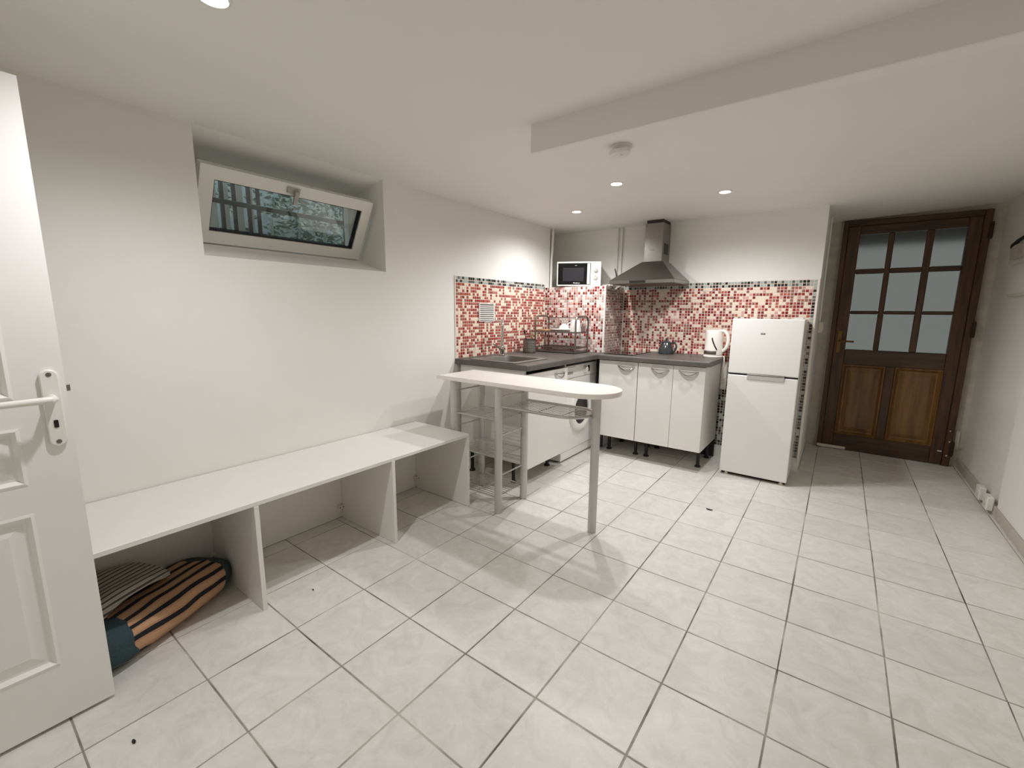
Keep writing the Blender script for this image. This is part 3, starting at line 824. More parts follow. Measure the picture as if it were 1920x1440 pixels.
for A, B in zip(R, R[1:]):
    n = len(A)
    for k in range(n): bm.faces.new((A[k], A[(k+1) % n], B[(k+1) % n], B[k]))
bm.faces.new(R[-1]); build('basin', bm, M_sink, sk, smooth=True, angle=30)
bm = nb(); lathe(bm, (-2.155, 2.87, WT-.164), [(.04, 0), (.04, .003), (.025, .001), (0, .001)], 20); build('drain', bm, M_chrome, sk, smooth=True)
# tap
fx, fy = -2.362, 3.03
ft = thing('kitchen_tap', (fx, fy, WT+.009), 'chrome kitchen tap with tall curved spout behind the sink', 'tap')
bm = nb(); lathe(bm, (fx, fy, WT+.0095), [(.027, 0), (.027, .006), (.022, .012), (.021, .05), (.023, .055), (.023, .075), (.016, .085)], 20); build('tap_body', bm, M_chrome, ft, smooth=True)
bm = nb(); td = Vector((.62, -.78, 0))
sp = [Vector((fx, fy, WT+.08)), Vector((fx, fy, WT+.26))]+[Vector((fx, fy, WT+.26))+td*(.055-.055*math.cos(t))+Vector((0, 0, .06*math.sin(t))) for t in [PI*k/12 for k in range(1, 13)]]+[Vector((fx, fy, WT+.215))+td*.112]
tube(bm, sp, .0115, 12); build('spout', bm, M_chrome, ft, smooth=True)
bm = nb(); tube(bm, [Vector((fx, fy, WT+.216))+td*.112, Vector((fx, fy, WT+.18))+td*.114], .014, 12); build('aerator', bm, M_chrome, ft, smooth=True)
bm = nb(); tube(bm, [(fx+.015, fy-.01, WT+.06), (fx-.01, fy-.05, WT+.085), (fx-.02, fy-.10, WT+.115)], [.012, .009, .007], 10); build('lever', bm, M_chrome, ft, smooth=True)

# cabinets
def crescent(bm, p0, p1, nrm_, drop=.036, out=.030):
    p0, p1, nrm_ = Vector(p0), Vector(p1), Vector(nrm_); dn = Vector((0, 0, -1))
    A = []; B = []
    for k in range(13):
        t = k/12; s = math.sin(PI*t)
        A.append(p0.lerp(p1, t)+nrm_*(out*s**.7)+dn*.004*s)
        B.append(p0.lerp(p1, t)+nrm_*(out*s**.7*.75)+dn*drop*s)
    tube(bm, A, .0042, 8, sx=1.0, sy=1.0); tube(bm, B, .0055, 8)
def leg_foot(t, x, y, h):
    bm = nb(); lathe(bm, (x, y, 0), [(.026, 0), (.026, .008), (.015, .02), (.015, h-.02), (.024, h)], 14); build('leg', bm, M_black, t, smooth=True)
def cabinet_y(x0, x1, doors, label, yf=3.805):
    t = thing('base_cabinet', ((x0+x1)/2, 4.1, 0), label, 'cabinet', 'white kitchen base cabinets')
    z0, z1 = .185, WB-.001
    bm = nb(); tks = .018
    box(bm, x0, x0+tks, yf+.019, 4.38, z0, z1); box(bm, x1-tks, x1, yf+.019, 4.38, z0, z1)
    box(bm, x0+tks, x1-tks, yf+.019, 4.38, z0, z0+tks); box(bm, x0+tks, x1-tks, 4.362, 4.38, z0+tks, z1); box(bm, x0+tks, x1-tks, yf+.02, 4.362, z1-.018, z1)
    build('carcass', bm, M_lam, t)
    for (a, b2, h0, h1) in doors:
        d = build('door', bbox(a+.0015, b2-.0015, yf, yf+.018, z0+.003, z1-.008, bev=.0012), M_lam, t)
        bm = nb(); crescent(bm, (h0, yf-.001, .874), (h1, yf-.001, .872), (0, -1, 0)); build('handle', bm, M_chrome, d, smooth=True)
    for x in (x0+.05, x1-.05):
        for y in (yf+.20, 4.32): leg_foot(t, x, y, z0)
    return t
nc = cabinet_y(-1.797, -1.421, [(-1.797, -1.421, -1.607, -1.448)], 'narrow single-door white base cabinet next to the washing machine')
build('gap_shade_strip', bbox(-1.89, -1.800, 3.945, 3.965, .02, WB-.002), M_black, nc)  # black strip painting in the deep shade between washer and cabinet
cabinet_y(-1.417, -0.846, [(-1.417, -1.108, -1.298, -1.143), (-1.108, -0.846, -1.060, -0.902)], 'two-door white base cabinet next to the fridge')
t = thing('base_cabinet', (-2.2, 2.97, 0), 'white sink base cabinet behind the bar table', 'cabinet', 'white kitchen base cabinets')
xf = -1.83; z0, z1 = .185, WB-.001; y0, y1 = 2.648, 3.262
bm = nb(); 
box(bm, -2.50, xf-.019, y0, y0+.018, z0, z1); box(bm, -2.50, xf-.019, y1-.018, y1, z0, z1)
box(bm, -2.50, xf-.019, y0+.018, y1-.018, z0, z0+.018); box(bm, -2.50, -2.482, y0+.018, y1-.018, z0+.018, z1)
build('carcass', bm, M_lam, t)
d = build('door', bbox(xf-.018, xf, y0+.0015, y1-.0015, z0-.04, z1-.03, bev=.0012), M_lam, t)
bm = nb(); crescent(bm, (xf+.001, 3.05, .858), (xf+.001, 3.2, .858), (1, 0, 0)); build('handle', bm, M_chrome, d, smooth=True)
for x in (-2.42, -1.98):
    for y in (y0+.05, y1-.06): leg_foot(t, x, y, z0)

# washing machine
wx = -1.895; wy0, wy1 = 3.30, 3.935
wm = thing('washing_machine', (-2.19, 3.59, 0), 'white front-loading washing machine under the worktop', 'washing machine')
build('body', bbox(-2.47, wx-.02, wy0+.003, wy1-.003, .018, .885, bev=.006, seg=2), M_white, wm)
fp = build('front_panel', bbox(wx-.022, wx, wy0, wy1, .10, .765, bev=.005, seg=2), M_white, wm)
build('kick_panel', bbox(wx-.03, wx-.006, wy0+.003, wy1-.003, .018, .098, bev=.003), M_white, wm)
cpn = build('control_panel', bbox(wx-.022, wx+.006, wy0, wy1, .768, .885, bev=.006, seg=2), M_plastic, wm)
dw = build('detergent_drawer', bbox(wx+.004, wx+.009, wy0+.02, wy0+.2, .778, .872, bev=.003), M_plastic, wm)
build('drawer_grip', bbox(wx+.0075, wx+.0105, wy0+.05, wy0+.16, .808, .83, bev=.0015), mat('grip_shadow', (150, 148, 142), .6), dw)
bm = nb(); lathe(bm, (wx+.006, 3.69, .828), [(.036, 0), (.036, .006), (.029, .010), (.027, .026), (.022, .029), (0, .029)], 24, axis='x'); build('dial', bm, M_plastic, wm, smooth=True)
build('display', bbox(wx+.005, wx+.0085, 3.75, 3.788, .80, .86, bev=.001), M_blackglass, wm)
dc = (wx, 3.625, .455)
bm = nb(); lathe(bm, dc, [(.205, 0), (.205, .012), (.195, .026), (.165, .034), (.140, .026), (.137, .012)], 40, axis='x', cap=False); build('door_ring', bm, M_plastic, wm, smooth=True)
bm = nb(); lathe(bm, dc, [(.139, .014), (.12, .022), (.09, .026), (.05, .028), (0, .029)], 32, axis='x', cap=False); build('door_glass', bm, M_black, wm, smooth=True)
for yy in (wy0+.05, wy1-.05):
    for xx in (-2.42, wx-.07):
        bm = nb(); lathe(bm, (xx, yy, 0), [(.022, 0), (.022, .008), (.01, .01), (.01, .02)], 12); build('foot', bm, M_black, wm)

struct(build('dark_strip_back', bbox(-1.835, -.852, 4.398, 4.4165, 0.001, .182), mat('dark_strip', (46, 42, 39), .7)), 'dark strip at the wall behind the cabinet legs', 'baseboard')  # charcoal strip added to darken the wall foot behind the legs
# hob
hb = thing('hob', (-1.645, 4.12, WT), 'black glass ceramic hob set in the worktop under the hood', 'hob')
build('glass_plate', bbox(-1.79, -1.50, 3.875, 4.372, WT+.0005, WT+.006, bev=.002), M_blackglass, hb)
M_ring = mat('hob_marking', (58, 56, 56), .3)
for yy, r_ in ((4.0, .085), (4.23, .1)):
    bm = nb(); lathe(bm, (-1.645, yy, WT+.0062), [(r_, 0), (r_, .0004), (r_-.004, .0004), (r_-.004, 0)], 36, cap=False); build('zone_ring', bm, M_ring, hb)

# hood
hd = thing('cooker_hood', (-1.496, 4.2, 1.62), 'stainless steel pyramid cooker hood on the kitchen wall', 'cooker hood')
hx0, hx1, hyf, hyb = -1.797, -1.195, 3.945, 4.418
hz0, hz1, hz2 = 1.618, 1.652, 1.832
bm = nb()
def q4(x0, x1, y0_, y1_, z): return [bm.verts.new(p) for p in ((x0, y0_, z), (x1, y0_, z), (x1, y1_, z), (x0, y1_, z))]
r0 = q4(hx0, hx1, hyf, hyb, hz1); r1 = q4(-1.585, -1.385, 4.19, hyb, hz2)
for k in range(4): bm.faces.new((r0[k], r0[(k+1) % 4], r1[(k+1) % 4], r1[k]))
bm.faces.new(r1); bm.faces.new(r0)
build('canopy', bm, M_steel, hd)
rim = build('rim', bbox(hx0, hx1, hyf, hyb, hz0, hz1-.0005, bev=.002), M_steel, hd)
build('control_panel', bbox(-1.60, -1.45, hyf-.003, hyf+.001, hz0+.006, hz1-.006), M_black, rim)
build('filter', bbox(hx0+.04, hx1-.04, hyf+.04, hyb-.04, hz0-.003, hz0-.0005), M_steel_d, hd)
ch = build('chimney', bbox(-1.570, -1.400, 4.2, hyb, hz2+.0005, 2.18, bev=.002), M_steel, hd)
build('chimney_gap_shade', bbox(-1.562, -1.408, 4.215, hyb, 2.18, 2.21), mat('chimney_shadow_gap', (48, 43, 38), .6), hd)  # dark block painted as the shaded gap between chimney and ceiling
build('side_vent', bbox(-1.4005, -1.398, 4.25, 4.36, 1.90, 2.0), M_black, ch)
bm = nb(); box(bm, -1.515, -1.485, 4.1985, 4.2005, 1.935, 1.941); lathe(bm, (-1.478, 4.2005, 1.938), [(.007, -.002), (0, -.0022)], 12, axis='y'); build('logo', bm, M_chrome, ch)

# microwave on the ledge
LZ = 1.608
M_knob = mat('knob_grey', (196, 193, 186), .35)
mw = thing('microwave', (-2.362, 3.925, LZ), 'white microwave oven with black glass door on the corner ledge', 'microwave')
mx0, mx1, my0, my1, mz0, mz1 = -2.362, -1.922, 3.925, 4.225, LZ+.008, LZ+.248
build('body', bbox(mx0, mx1, my0+.02, my1, mz0, mz1, bev=.006, seg=2), M_white, mw)
build('fascia', bbox(mx0, mx1, my0, my0+.0195, mz0, mz1, bev=.005, seg=2), M_plastic, mw)
dg = build('door_glass', bbox(mx0+.012, mx1-.103, my0-.004, my0+.001, mz0+.014, mz1-.016, bev=.002), M_blackglass, mw)
build('viewing_window', bbox(mx0+.06, mx1-.17, my0-.0052, my0-.003, mz0+.048, mz1-.06), mat('oven_mesh', (42, 42, 46), .25), dg)
build('door_handle', bbox(mx1-.137, mx1-.108, my0-.013, my0-.003, mz0+.018, mz1-.020, bev=.003), M_kettle, mw)
for z in (mz0+.155, mz0+.085):
    bm = nb(); lathe(bm, (mx1-.055, my0, z), [(.024, 0), (.024, -.003), (.020, -.005), (.019, -.016), (.016, -.018), (0, -.018)], 24, axis='y')
    kn = build('knob', bm, M_knob, mw, smooth=True)
    build('pointer', bbox(mx1-.057, mx1-.053, my0-.0192, my0-.017, z, z+.016), M_steel_d, kn)
def text(name, body_, size, loc, rot, m, parent):
    cu = bpy.data.curves.new(name, 'FONT'); cu.body = body_; cu.size = size; cu.align_x = 'CENTER'; cu.align_y = 'CENTER'; cu.extrude = 0.0003
    ob = bpy.data.objects.new(name, cu); C.objects.link(ob)
    dg_ = bpy.context.evaluated_depsgraph_get(); me_ = bpy.data.meshes.new_from_object(ob.evaluated_get(dg_))
    bpy.data.objects.remove(ob); me_.materials.clear(); me_.materials.append(m)
    o2 = bpy.data.objects.new(name, me_); C.objects.link(o2); o2.parent = parent
    o2.location = Vector(loc)-wloc(parent); o2.rotation_euler = rot
    return o2
text('lettering', 'Moulinex', .018, (mx0+.20, my0-.0045, mz0+.030), (PI/2, 0, 0), M_china, dg)
text('lettering', 'solo', .012, (mx0+.19, my0-.0045, mz1-.038), (PI/2, 0, 0), M_china, dg)
for x in (mx0+.05, mx1-.05):
    for y in (my0+.05, my1-.05):
        bm = nb(); lathe(bm, (x, y, LZ), [(.012, 0), (.012, .009)], 10); build('foot', bm, M_black, mw)

mw.rotation_euler = (0, 0, math.radians(26.5))
# crumpled bag and frying pan handle on the ledge
bm = nb(); NU, NV = 16, 22; gb = []
for i in range(NU+1):
    row = []
    for j in range(NV+1):
        u_, v_ = i/NU, j/NV
        y = 3.995+v_*.33
        if u_ < .6: x = -1.895+u_/.6*.06; z = 1.612+.016*math.sin(v_*PI)*math.sin(u_*2.2)
        else: x = -1.833+.012*math.sin((u_-.6)*9+v_*8); z = 1.614-(u_-.6)/.4*(.028+.022*math.sin(v_*5)+.03*max(0, v_-.7))
        w_ = .004*math.sin(v_*31+u_*9)+.003*math.sin(v_*57-u_*23)
        row.append(bm.verts.new((x+abs(w_)*.8, y, z+abs(w_))))
    gb.append(row)
for i in range(NU):
    for j in range(NV): bm.faces.new((gb[i][j], gb[i+1][j], gb[i+1][j+1], gb[i][j+1]))
bgp = build('plastic_bag', bm, M_bag, loc=(-1.87, 4.16, 1.609), smooth=True, angle=60)
sm = bgp.modifiers.new('thickness', 'SOLIDIFY'); sm.thickness = 0.0015; sm.offset = 1
tag(bgp, 'crumpled white bag on the ledge beneath the hood edge', 'bag')
pn = thing('pan_handle', (-1.875, 4.28, LZ), 'dark curved handle sticking up on the ledge behind the hood', 'utensil')
bm = nb(); tube(bm, [(-1.862, 4.28, LZ+.001), (-1.866, 4.28, LZ+.06), (-1.875, 4.28, LZ+.13), (-1.893, 4.28, LZ+.185)], [.006, .007, .009, .006], 8); build('arm', bm, M_black, pn, smooth=True)
bm = nb(); tube(bm, [(-1.850, 4.28, LZ+.001), (-1.853, 4.28, LZ+.06), (-1.864, 4.28, LZ+.12), (-1.889, 4.28, LZ+.183)], [.004, .004, .005, .004], 8); build('arm', bm, M_steel_d, pn, smooth=True)

# pipes
def pipe(pts, r_, label, nm='pipe', m=None):
    bm = nb(); tube(bm, pts, r_, 12)
    return tag(build(nm, bm, m or M_wall, loc=pts[0], smooth=True), label, 'pipe')
pipe([(-1.932, 4.405, 1.609), (-1.932, 4.405, 2.21)], .010, 'thin white pipe on the kitchen wall, the left of two')
pipe([(-1.886, 4.405, 1.609), (-1.886, 4.405, 2.21)], .009, 'thin white pipe on the kitchen wall, the right of two')
pipe([(-2.515, 4.062, 1.609), (-2.515, 4.062, 1.9), (-2.51, 4.066, 2.0), (-2.505, 4.07, 2.21)], .012, 'white painted pipe at the end of the long wall beside the microwave')

# vent grille in the mosaic
vg = thing('air_vent', (XL+.005, 3.005, 1.345), 'white slatted air vent in the mosaic above the sink', 'air vent')
vy0, vy1, vz0, vz1 = 2.905, 3.115, 1.268, 1.425
bm = nb(); 
for a in ((vy0, vy1, vz0, vz0+.008), (vy0, vy1, vz1-.008, vz1), (vy0, vy0+.010, vz0+.008, vz1-.008), (vy1-.010, vy1, vz0+.008, vz1-.008)):
    box(bm, XL+.004, XL+.014, a[0], a[1], a[2], a[3])
build('vent_frame', bm, M_plastic, vg)
build('vent_backing', bbox(XL+.0035, XL+.005, vy0+.008, vy1-.008, vz0+.006, vz1-.006), mat('vent_dark', (90, 78, 72), .8), vg)
for k in range(8):
    z = vz0+.014+k*.0165
    bm = nb(); hexa(bm, [(XL+.005, vy0+.010, z+.006), (XL+.014, vy0+.010, z), (XL+.014, vy1-.010, z), (XL+.005, vy1-.010, z+.006), (XL+.005, vy0+.010, z+.010), (XL+.014, vy0+.010, z+.008), (XL+.014, vy1-.010, z+.008), (XL+.005, vy1-.010, z+.010)])
    build('slat', bm, M_plastic, vg)

# ------------------------------------------------------------------ dish rack, cutlery holder and what stands in them
rk = thing('dish_rack', (-2.21, 3.77, WT), 'two-tier steel dish rack in the worktop corner', 'dish rack')
kx0, kx1, ky0, ky1, kt = -2.425, -1.975, 3.645, 3.895, 1.315
for x in (kx0, kx1):
    r_ = .05
    pts = [(x, ky0, WT+.012), (x, ky0, kt-r_)]+[tuple(p) for p in arc((x, ky0+r_, kt-r_), r_, PI, PI/2, 6, 'yz')]+[tuple(p) for p in arc((x, ky1-r_, kt-r_), r_, PI/2, 0, 6, 'yz')]+[(x, ky1, WT+.012)]
    bm = nb(); tube(bm, pts, .0085, 10); build('side_frame', bm, M_steel_d, rk, smooth=True)
for z, nm in ((WT+.05, 'lower_rack'), (1.165, 'upper_rack')):
    bm = nb(); tube(bm, [(kx0, ky0, z), (kx1, ky0, z), (kx1, ky1, z), (kx0, ky1, z)], .005, 8, closed=True)
    fr_ = build(nm, bm, M_steel_d, rk, smooth=True)
    bm = nb()
    for k in range(1, 22):
        x = kx0+(kx1-kx0)*k/22
        if nm == 'upper_rack':
            tube(bm, [(x, ky0, z), (x, ky0+.12, z-.012), (x, ky1-.05, z+.0), (x, ky1-.01, z+.135)], .002, 6)
        else: tube(bm, [(x, ky0, z), (x, ky1, z)], .002, 6)
    if nm == 'upper_rack': tube(bm, [(kx0, ky1-.01, z+.135), (kx1, ky1-.01, z+.135)], .004, 8)
    build('wire_grid', bm, M_steel_d, fr_, smooth=True, kind='stuff')
tr = build('drip_tray', bbox(kx0-.005, kx1+.005, ky0-.01, ky1+.01, WT+.001, WT+.014, bev=.004), mat('drip_tray', (58, 54, 52), .35), rk)
# things on the rack
bm = nb(); prism(bm, [(x-2.36, y+3.715) for x, y in rrect(-.06, .06, -.055, .075, .03)], 1.172, 1.186, bev=.003)
tag(build('cutting_board', bm, M_bamboo, loc=(-2.36, 3.715, 1.172), smooth=True, angle=40), 'small light wooden board on the left of the upper dish rack', 'cutting board')
bm = nb(); lathe(bm, (-2.19, 3.745, 1.171), [(.03, 0), (.075, .010), (.105, .018), (.105, .021), (.074, .014), (0, .006)], 28, cap=False)
tag(build('plate', bm, M_china, loc=(-2.19, 3.745, 1.171), smooth=True), 'white plate lying flat on the upper dish rack', 'plate')
bm = nb(); lathe(bm, (-2.145, 3.72, 1.190), [(.048, 0), (.046, .02), (.034, .040), (.020, .046), (.018, .052), (0, .052)], 24)
tag(build('bowl', bm, M_china, loc=(-2.145, 3.72, 1.19), smooth=True), 'small white bowl turned upside down on the plate', 'bowl')
jg = thing('jug', (-2.035, 3.75, 1.17), 'white jug upside down at the right of the upper dish rack', 'jug')
bm = nb(); lathe(bm, (-2.035, 3.75, 1.171), [(.056, 0), (.052, .03), (.044, .09), (.040, .105), (.032, .112), (0, .113)], 24); build('body', bm, M_china, jg, smooth=True)
bm = nb(); tube(bm, [tuple(p) for p in arc((-2.08, 3.74, 1.222), .034, PI*.5, PI*1.5, 10, 'xz')], .006, 8); build('handle', bm, M_china, jg, smooth=True)
bm = nb(); lathe(bm, (-2.0, 3.82, 1.171), [(.03, 0), (.031, .05), (.029, .05), (.028, .004), (0, .004)], 20, cap=False)
tag(build('drinking_glass', bm, mat('smoky_glass', (120, 104, 98), .1, coat=.5), loc=(-2.0, 3.82, 1.171), smooth=True), 'small brownish tumbler at the right end of the dish rack', 'glass')
# cutlery holder
cx0, cy0 = -2.378, 3.475
ch_ = thing('cutlery_holder', (cx0, cy0, WT), 'perforated steel cutlery holder beside the dish rack', 'cutlery holder')
bm = nb(); lathe(bm, (cx0, cy0, WT+.0005), [(.058, 0), (.060, .004), (.060, .128), (.062, .132), (.058, .132), (.057, .01), (0, .008)], 32); build('cup', bm, M_steel_d, ch_, smooth=True, angle=50)
bm = nb()
for k in range(14):
    a_ = -PI*.55+PI*.75*k/13
    for r_ in range(7):
        z = WT+.022+r_*.0155
        c_ = Vector((cx0+.0602*math.cos(a_), cy0+.0602*math.sin(a_), z)); n_ = Vector((math.cos(a_), math.sin(a_), 0)); u_ = Vector((-math.sin(a_), math.cos(a_), 0)); v_ = Vector((0, 0, 1))
        bm.faces.new([bm.verts.new(c_+(u_*math.cos(q)+v_*math.sin(q))*.0032) for q in [2*PI*i/8 for i in range(8)]])
build('holes', bm, mat('hole_light', (196, 186, 176), .5), ch_, kind='stuff')
for k, (dx, dy, hh, m_, lab) in enumerate(((-.02, -.02, .22, M_black, 'black handled spatula standing in the cutlery holder'), (.02, -.01, .2, M_bamboo, 'wooden spoon standing in the cutlery holder'), (0.0, .025, .19, M_steel_d, 'steel ladle standing in the cutlery holder'))):
    nm = ('spatula', 'wooden_spoon', 'ladle')[k]
    bm = nb(); p0 = Vector((cx0+dx*.5, cy0+dy*.5, WT+.012)); p1 = Vector((cx0+dx*1.8, cy0+dy*1.8, WT+hh))
    tube(bm, [p0, p0.lerp(p1, .5), p0.lerp(p1, .78), p0.lerp(p1, .88), p1], [.005, .005, .006, .014, .008], 10, sx=1, sy=.5)
    tag(build(nm, bm, m_, loc=p0, smooth=True), lab, 'utensil')

# ------------------------------------------------------------------ kettle and teapot
kx, ky = -0.905, 4.29
kt_ = thing('kettle', (kx, ky, WT), 'white electric kettle on the worktop by the fridge', 'kettle')
bm = nb(); lathe(bm, (kx, ky, WT+.0005), [(.082, 0), (.084, .006), (.080, .016), (.06, .018)], 32); build('base', bm, M_kettle, kt_, smooth=True)
bm = nb(); lathe(bm, (kx, ky, WT), [(.07, .019), (.077, .024), (.077, .062), (.076, .07), (.070, .16), (.064, .222), (.060, .236), (.045, .243), (0, .246)], 36)
for v in bm.verts:       # pull the lip out into a spout on the left
    h = v.co.z-WT; dx = v.co.x-kx; dy = v.co.y-ky
    if h > .17 and dx < 0 and abs(dy) < .035:
        v.co.x -= .022*((h-.17)/.07)*(1-abs(dy)/.035)
build('body', bm, M_kettle, kt_, smooth=True)
bm = nb(); lathe(bm, (kx, ky, WT), [(.0775, .026), (.0785, .028), (.0785, .056), (.0775, .058)], 36, cap=False)
dele = [f for f in bm.faces if f.calc_center_median().x > kx+.035]; bmesh.ops.delete(bm, geom=dele, context='FACES')
build('band', bm, M_steel_d, kt_, smooth=True)
bm = nb(); hp_ = [(kx+.035, ky, WT+.232), (kx+.075, ky, WT+.235), (kx+.105, ky, WT+.205), (kx+.116, ky, WT+.15), (kx+.104, ky, WT+.09), (kx+.078, ky, WT+.058), (kx+.066, ky, WT+.05)]
tube(bm, smooth_pts(hp_), .0145, 12); build('handle', bm, M_kettle, kt_, smooth=True)
bm = nb(); wpts = []
for k in range(9):
    t_ = k/8; h = .175-.105*t_; rr_ = .0775-.006*max(0, (h-.07)/.09)
    a_ = -PI/2-.06+.62*t_**1.3
    wpts.append((kx+rr_*math.cos(a_)*1.0, ky+rr_*math.sin(a_)*1.0, WT+h))
tube(bm, wpts, .0065, 8, sx=1.0, sy=.8); build('water_gauge', bm, M_dark, kt_, smooth=True)
# cable from the kettle base over the end of the worktop down to a socket
bm = nb(); tube(bm, smooth_pts([(-.816, 4.27, WT+.006), (-.808, 4.25, WT+.012), (-.800, 4.235, WT+.004), (-.796, 4.23, WT-.06), (-.80, 4.25, .82), (-.81, 4.30, .76), (-.815, 4.36, .75)]), .0045, 8)
tag(build('power_cable', bm, M_cable, loc=(-.79, 4.25, .7), smooth=True), 'white kettle cable hanging down between cabinet and fridge', 'cable')
ps = thing('power_strip', (-.818, 4.39, .66), 'white socket strip on the wall between cabinet and fridge', 'power strip')
build('body', bbox(-.843, -.793, 4.372, 4.414, .66, .918, bev=.005), M_plast_old, ps)
for z in (.70, .78, .86):
    bm = nb(); lathe(bm, (-.818, 4.372, z), [(.02, 0), (.02, -.002), (.016, -.001), (0, -.0005)], 16, axis='y'); build('socket', bm, M_plastic, ps)

tx, ty = -1.335, 4.30
tp = thing('teapot', (tx, ty, WT), 'small dark glazed teapot on the worktop between hob and kettle', 'teapot')
bm = nb(); lathe(bm, (tx, ty, WT+.0005), [(.06, 0), (.072, .004), (.072, .03), (.064, .06), (.050, .09), (.042, .105), (.036, .108)], 28); build('body', bm, M_teapot, tp, smooth=True)
bm = nb(); lathe(bm, (tx, ty, WT), [(.042, .108), (.040, .114), (.022, .126), (.009, .130), (.008, .136), (.012, .144), (.010, .152), (0, .154)], 24); build('lid', bm, M_teapot, tp, smooth=True)
bm = nb(); tube(bm, smooth_pts([(tx+.04, ty-.01, WT+.10), (tx+.075, ty-.015, WT+.112), (tx+.100, ty-.02, WT+.085), (tx+.098, ty-.02, WT+.05), (tx+.078, ty-.015, WT+.022), (tx+.055, ty-.01, WT+.018)]), .0085, 10); build('handle', bm, M_teapot, tp, smooth=True)
bm = nb(); tube(bm, [(tx-.035, ty+.03, WT+.045), (tx-.058, ty+.048, WT+.07), (tx-.068, ty+.056, WT+.10), (tx-.074, ty+.062, WT+.108)], [.018, .013, .010, .008], 12); build('spout', bm, M_teapot, tp, smooth=True)

# ------------------------------------------------------------------ fridge
fr = thing('fridge', (-.462, 4.2, 0), 'white two-door fridge freezer against the mosaic wall', 'fridge')
fx0, fx1, fyf = -.708, -.214, 3.955
M_fr = mat('fridge_white', (230, 229, 226), .26, var=.015, scale=3)
build('body', bbox(fx0+.003, fx1-.003, fyf+.052, 4.40, .02, 1.315, bev=.004), M_fr, fr)
ud = build('upper_door', bbox(fx0, fx1, fyf, fyf+.048, .876, 1.318, bev=.007, seg=3), M_fr, fr)
ld_ = build('lower_door', bbox(fx0, fx1, fyf, fyf+.048, .028, .862, bev=.007, seg=3), M_fr, fr)
build('handle_recess', bbox(-.565, -.305, fyf-.006, fyf+.002, .832, .872, bev=.003), M_silver, ld_)
build('handle_lip', bbox(-.565, -.305, fyf-.010, fyf+.002, .872, .878, bev=.002), M_steel_d, ld_)
build('gasket', bbox(fx0+.006, fx1-.006, fyf+.01, fyf+.045, .861, .877), M_dark, fr)
build('badge', bbox(-.497, -.467, fyf-.0015, fyf+.001, 1.196, 1.208, bev=.0005), M_steel_d, ud)
text('lettering', 'FAR', .009, (-.482, fyf-.0018, 1.202), (PI/2, 0, 0), M_china, ud)
build('hinge_cover', bbox(-.285, -.225, fyf+.005, fyf+.06, 1.319, 1.332, bev=.003), M_plastic, fr)
build('plinth', bbox(fx0+.01, fx1-.01, fyf+.04, fyf+.055, .004, .026), M_dark, fr)
for x in (fx0+.05, fx1-.04):
    for y in (fyf+.035, 4.35):
        bm = nb(); lathe(bm, (x, y, 0), [(.016, 0), (.016, .01), (.009, .012), (.009, .027)], 12); build('foot', bm, M_plast_old, fr)

# ------------------------------------------------------------------ passage and right wall fittings
sw = thing('light_switch', (XC+.001, 5.02, 1.2), 'small surface switch box with conduit left of the wooden door', 'light switch')
build('box', bbox(XC+.0008, XC+.036, 4.98, 5.07, 1.19, 1.285, bev=.004), M_plast_old, sw)
build('rocker', bbox(XC+.036, XC+.041, 5.0, 5.05, 1.21, 1.265, bev=.002), M_plastic, sw)
build('conduit', bbox(XC+.0008, XC+.014, 5.015, 5.04, 1.285, 2.22, bev=.002), M_wall, sw)
fb = thing('junction_box', (XR-.02, 4.9, 1.55), 'white plastic junction box on the right wall', 'junction box')
build('box', bbox(XR-.035, XR-.0005, 4.40, 4.86, 1.50, 1.73, bev=.006), M_plast_old, fb)
build('cover', bbox(XR-.042, XR-.0355, 4.415, 4.845, 1.515, 1.715, bev=.003), M_plastic, fb)
build('bracket', bbox(XR-.02, XR-.0005, 4.862, 4.96, 1.55, 1.62, bev=.004), M_plast_old, fb)
rp = thing('repair_patch', (XR, 4.95, 1.8), 'rough plaster patch with a torn dark edge above the junction box', 'plaster patch')
bm = nb(); random.seed(5)
pts = [(4.62, 1.78), (5.08, 1.78), (5.12, 1.86), (5.06, 1.895), (4.62, 1.885)]
a = [bm.verts.new((XR-.0005, y, z)) for y, z in pts]; b_ = [bm.verts.new((XR-.012, y*.98+.09, z*.98+.03)) for y, z in pts]
bm.faces.new(b_); bm.faces.new(a)
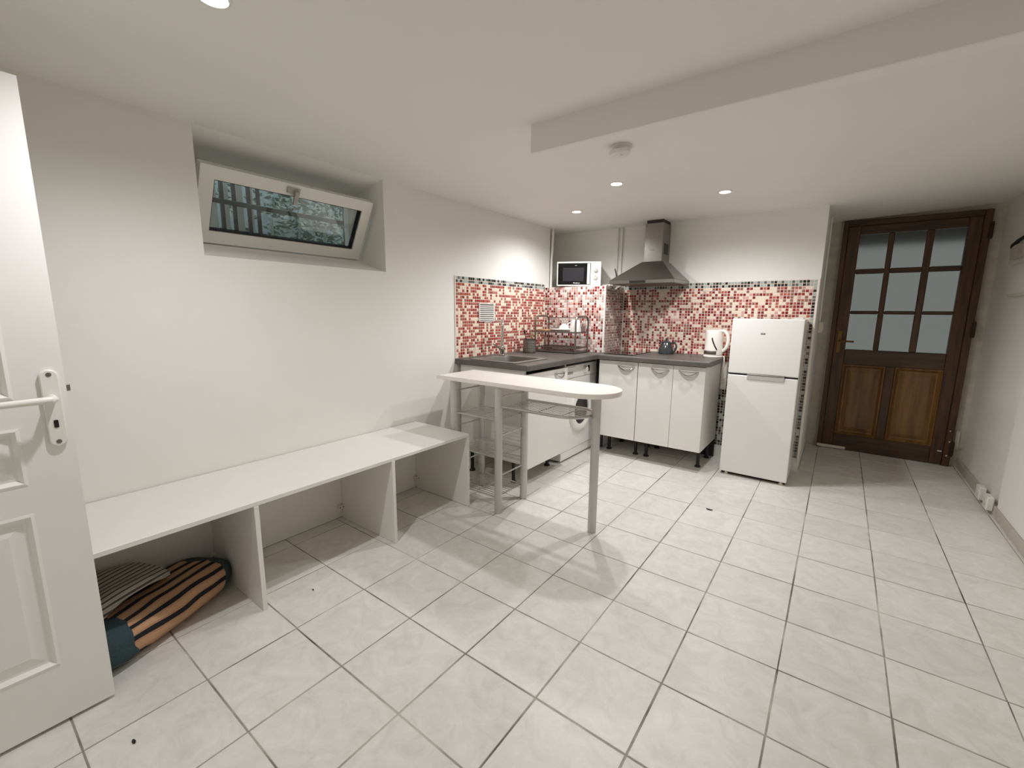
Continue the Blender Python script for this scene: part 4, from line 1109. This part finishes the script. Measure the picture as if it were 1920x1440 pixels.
for k in range(5): bm.faces.new((a[k], a[(k+1) % 5], b_[(k+1) % 5], b_[k]))
build('plaster', bm, M_rough, rp)
bm = nb(); tube(bm, [(XR-.008, 5.11, 1.875), (XR-.012, 5.05, 1.89), (XR-.014, 4.9, 1.91), (XR-.014, 4.7, 1.925), (XR-.012, 4.6, 1.92)], [.005, .012, .012, .010, .008], 8); build('torn_edge', bm, M_dark, rp, smooth=True)
def socket(y0, y1, z0, z1, label):
    t = thing('wall_socket', (XR, (y0+y1)/2, z0), label, 'wall socket', 'low sockets on the right wall')
    build('box', bbox(XR-.062, XR-.0255 if z0 < .07 else XR-.0145, y0, y1, z0, z1, bev=.005), M_plastic, t)
    bm = nb(); lathe(bm, (XR-.062, (y0+y1)/2, (z0+z1)/2), [(.028, 0), (.028, -.004), (.022, -.002), (0, -.002)], 20, axis='x'); build('outlet', bm, M_plast_old, t, smooth=True)
    return t
socket(4.46, 4.56, .03, .125, 'white surface socket low on the right wall, farther of two')
socket(4.25, 4.35, .03, .125, 'white surface socket low on the right wall, nearer of two')
# small dark crumbs on the tiles
for k, (x, y, lab) in enumerate(((-.601, 3.14, 'small dark curled leaf on the tiles in front of the fridge'), (-1.659, .239, 'small dark crumb on the tiles beside the open white door'), (-1.94, .99, 'tiny dark crumb on the tiles in front of the bench'))):
    s = (.016, .008, .005)[k]
    bm = nb()
    top = [bm.verts.new((x+s*1.4*math.cos(q), y+s*.6*math.sin(q), .0012+.006*abs(math.cos(q))*(1 if k == 0 else .3))) for q in [2*PI*i/10 for i in range(10)]]
    ctr = bm.verts.new((x, y, .001))
    bot = [bm.verts.new(v.co-Vector((0, 0, .0008))) for v in top]
    for i in range(10):
        bm.faces.new((ctr, top[i], top[(i+1) % 10])); bm.faces.new((top[i], top[(i+1) % 10], bot[(i+1) % 10], bot[i]))
    bm.faces.new(bot)
    tag(build(('dry_leaf', 'crumb', 'crumb')[k], bm, M_dark, loc=(x, y, 0)), lab, ('leaf', 'crumb', 'crumb')[k])
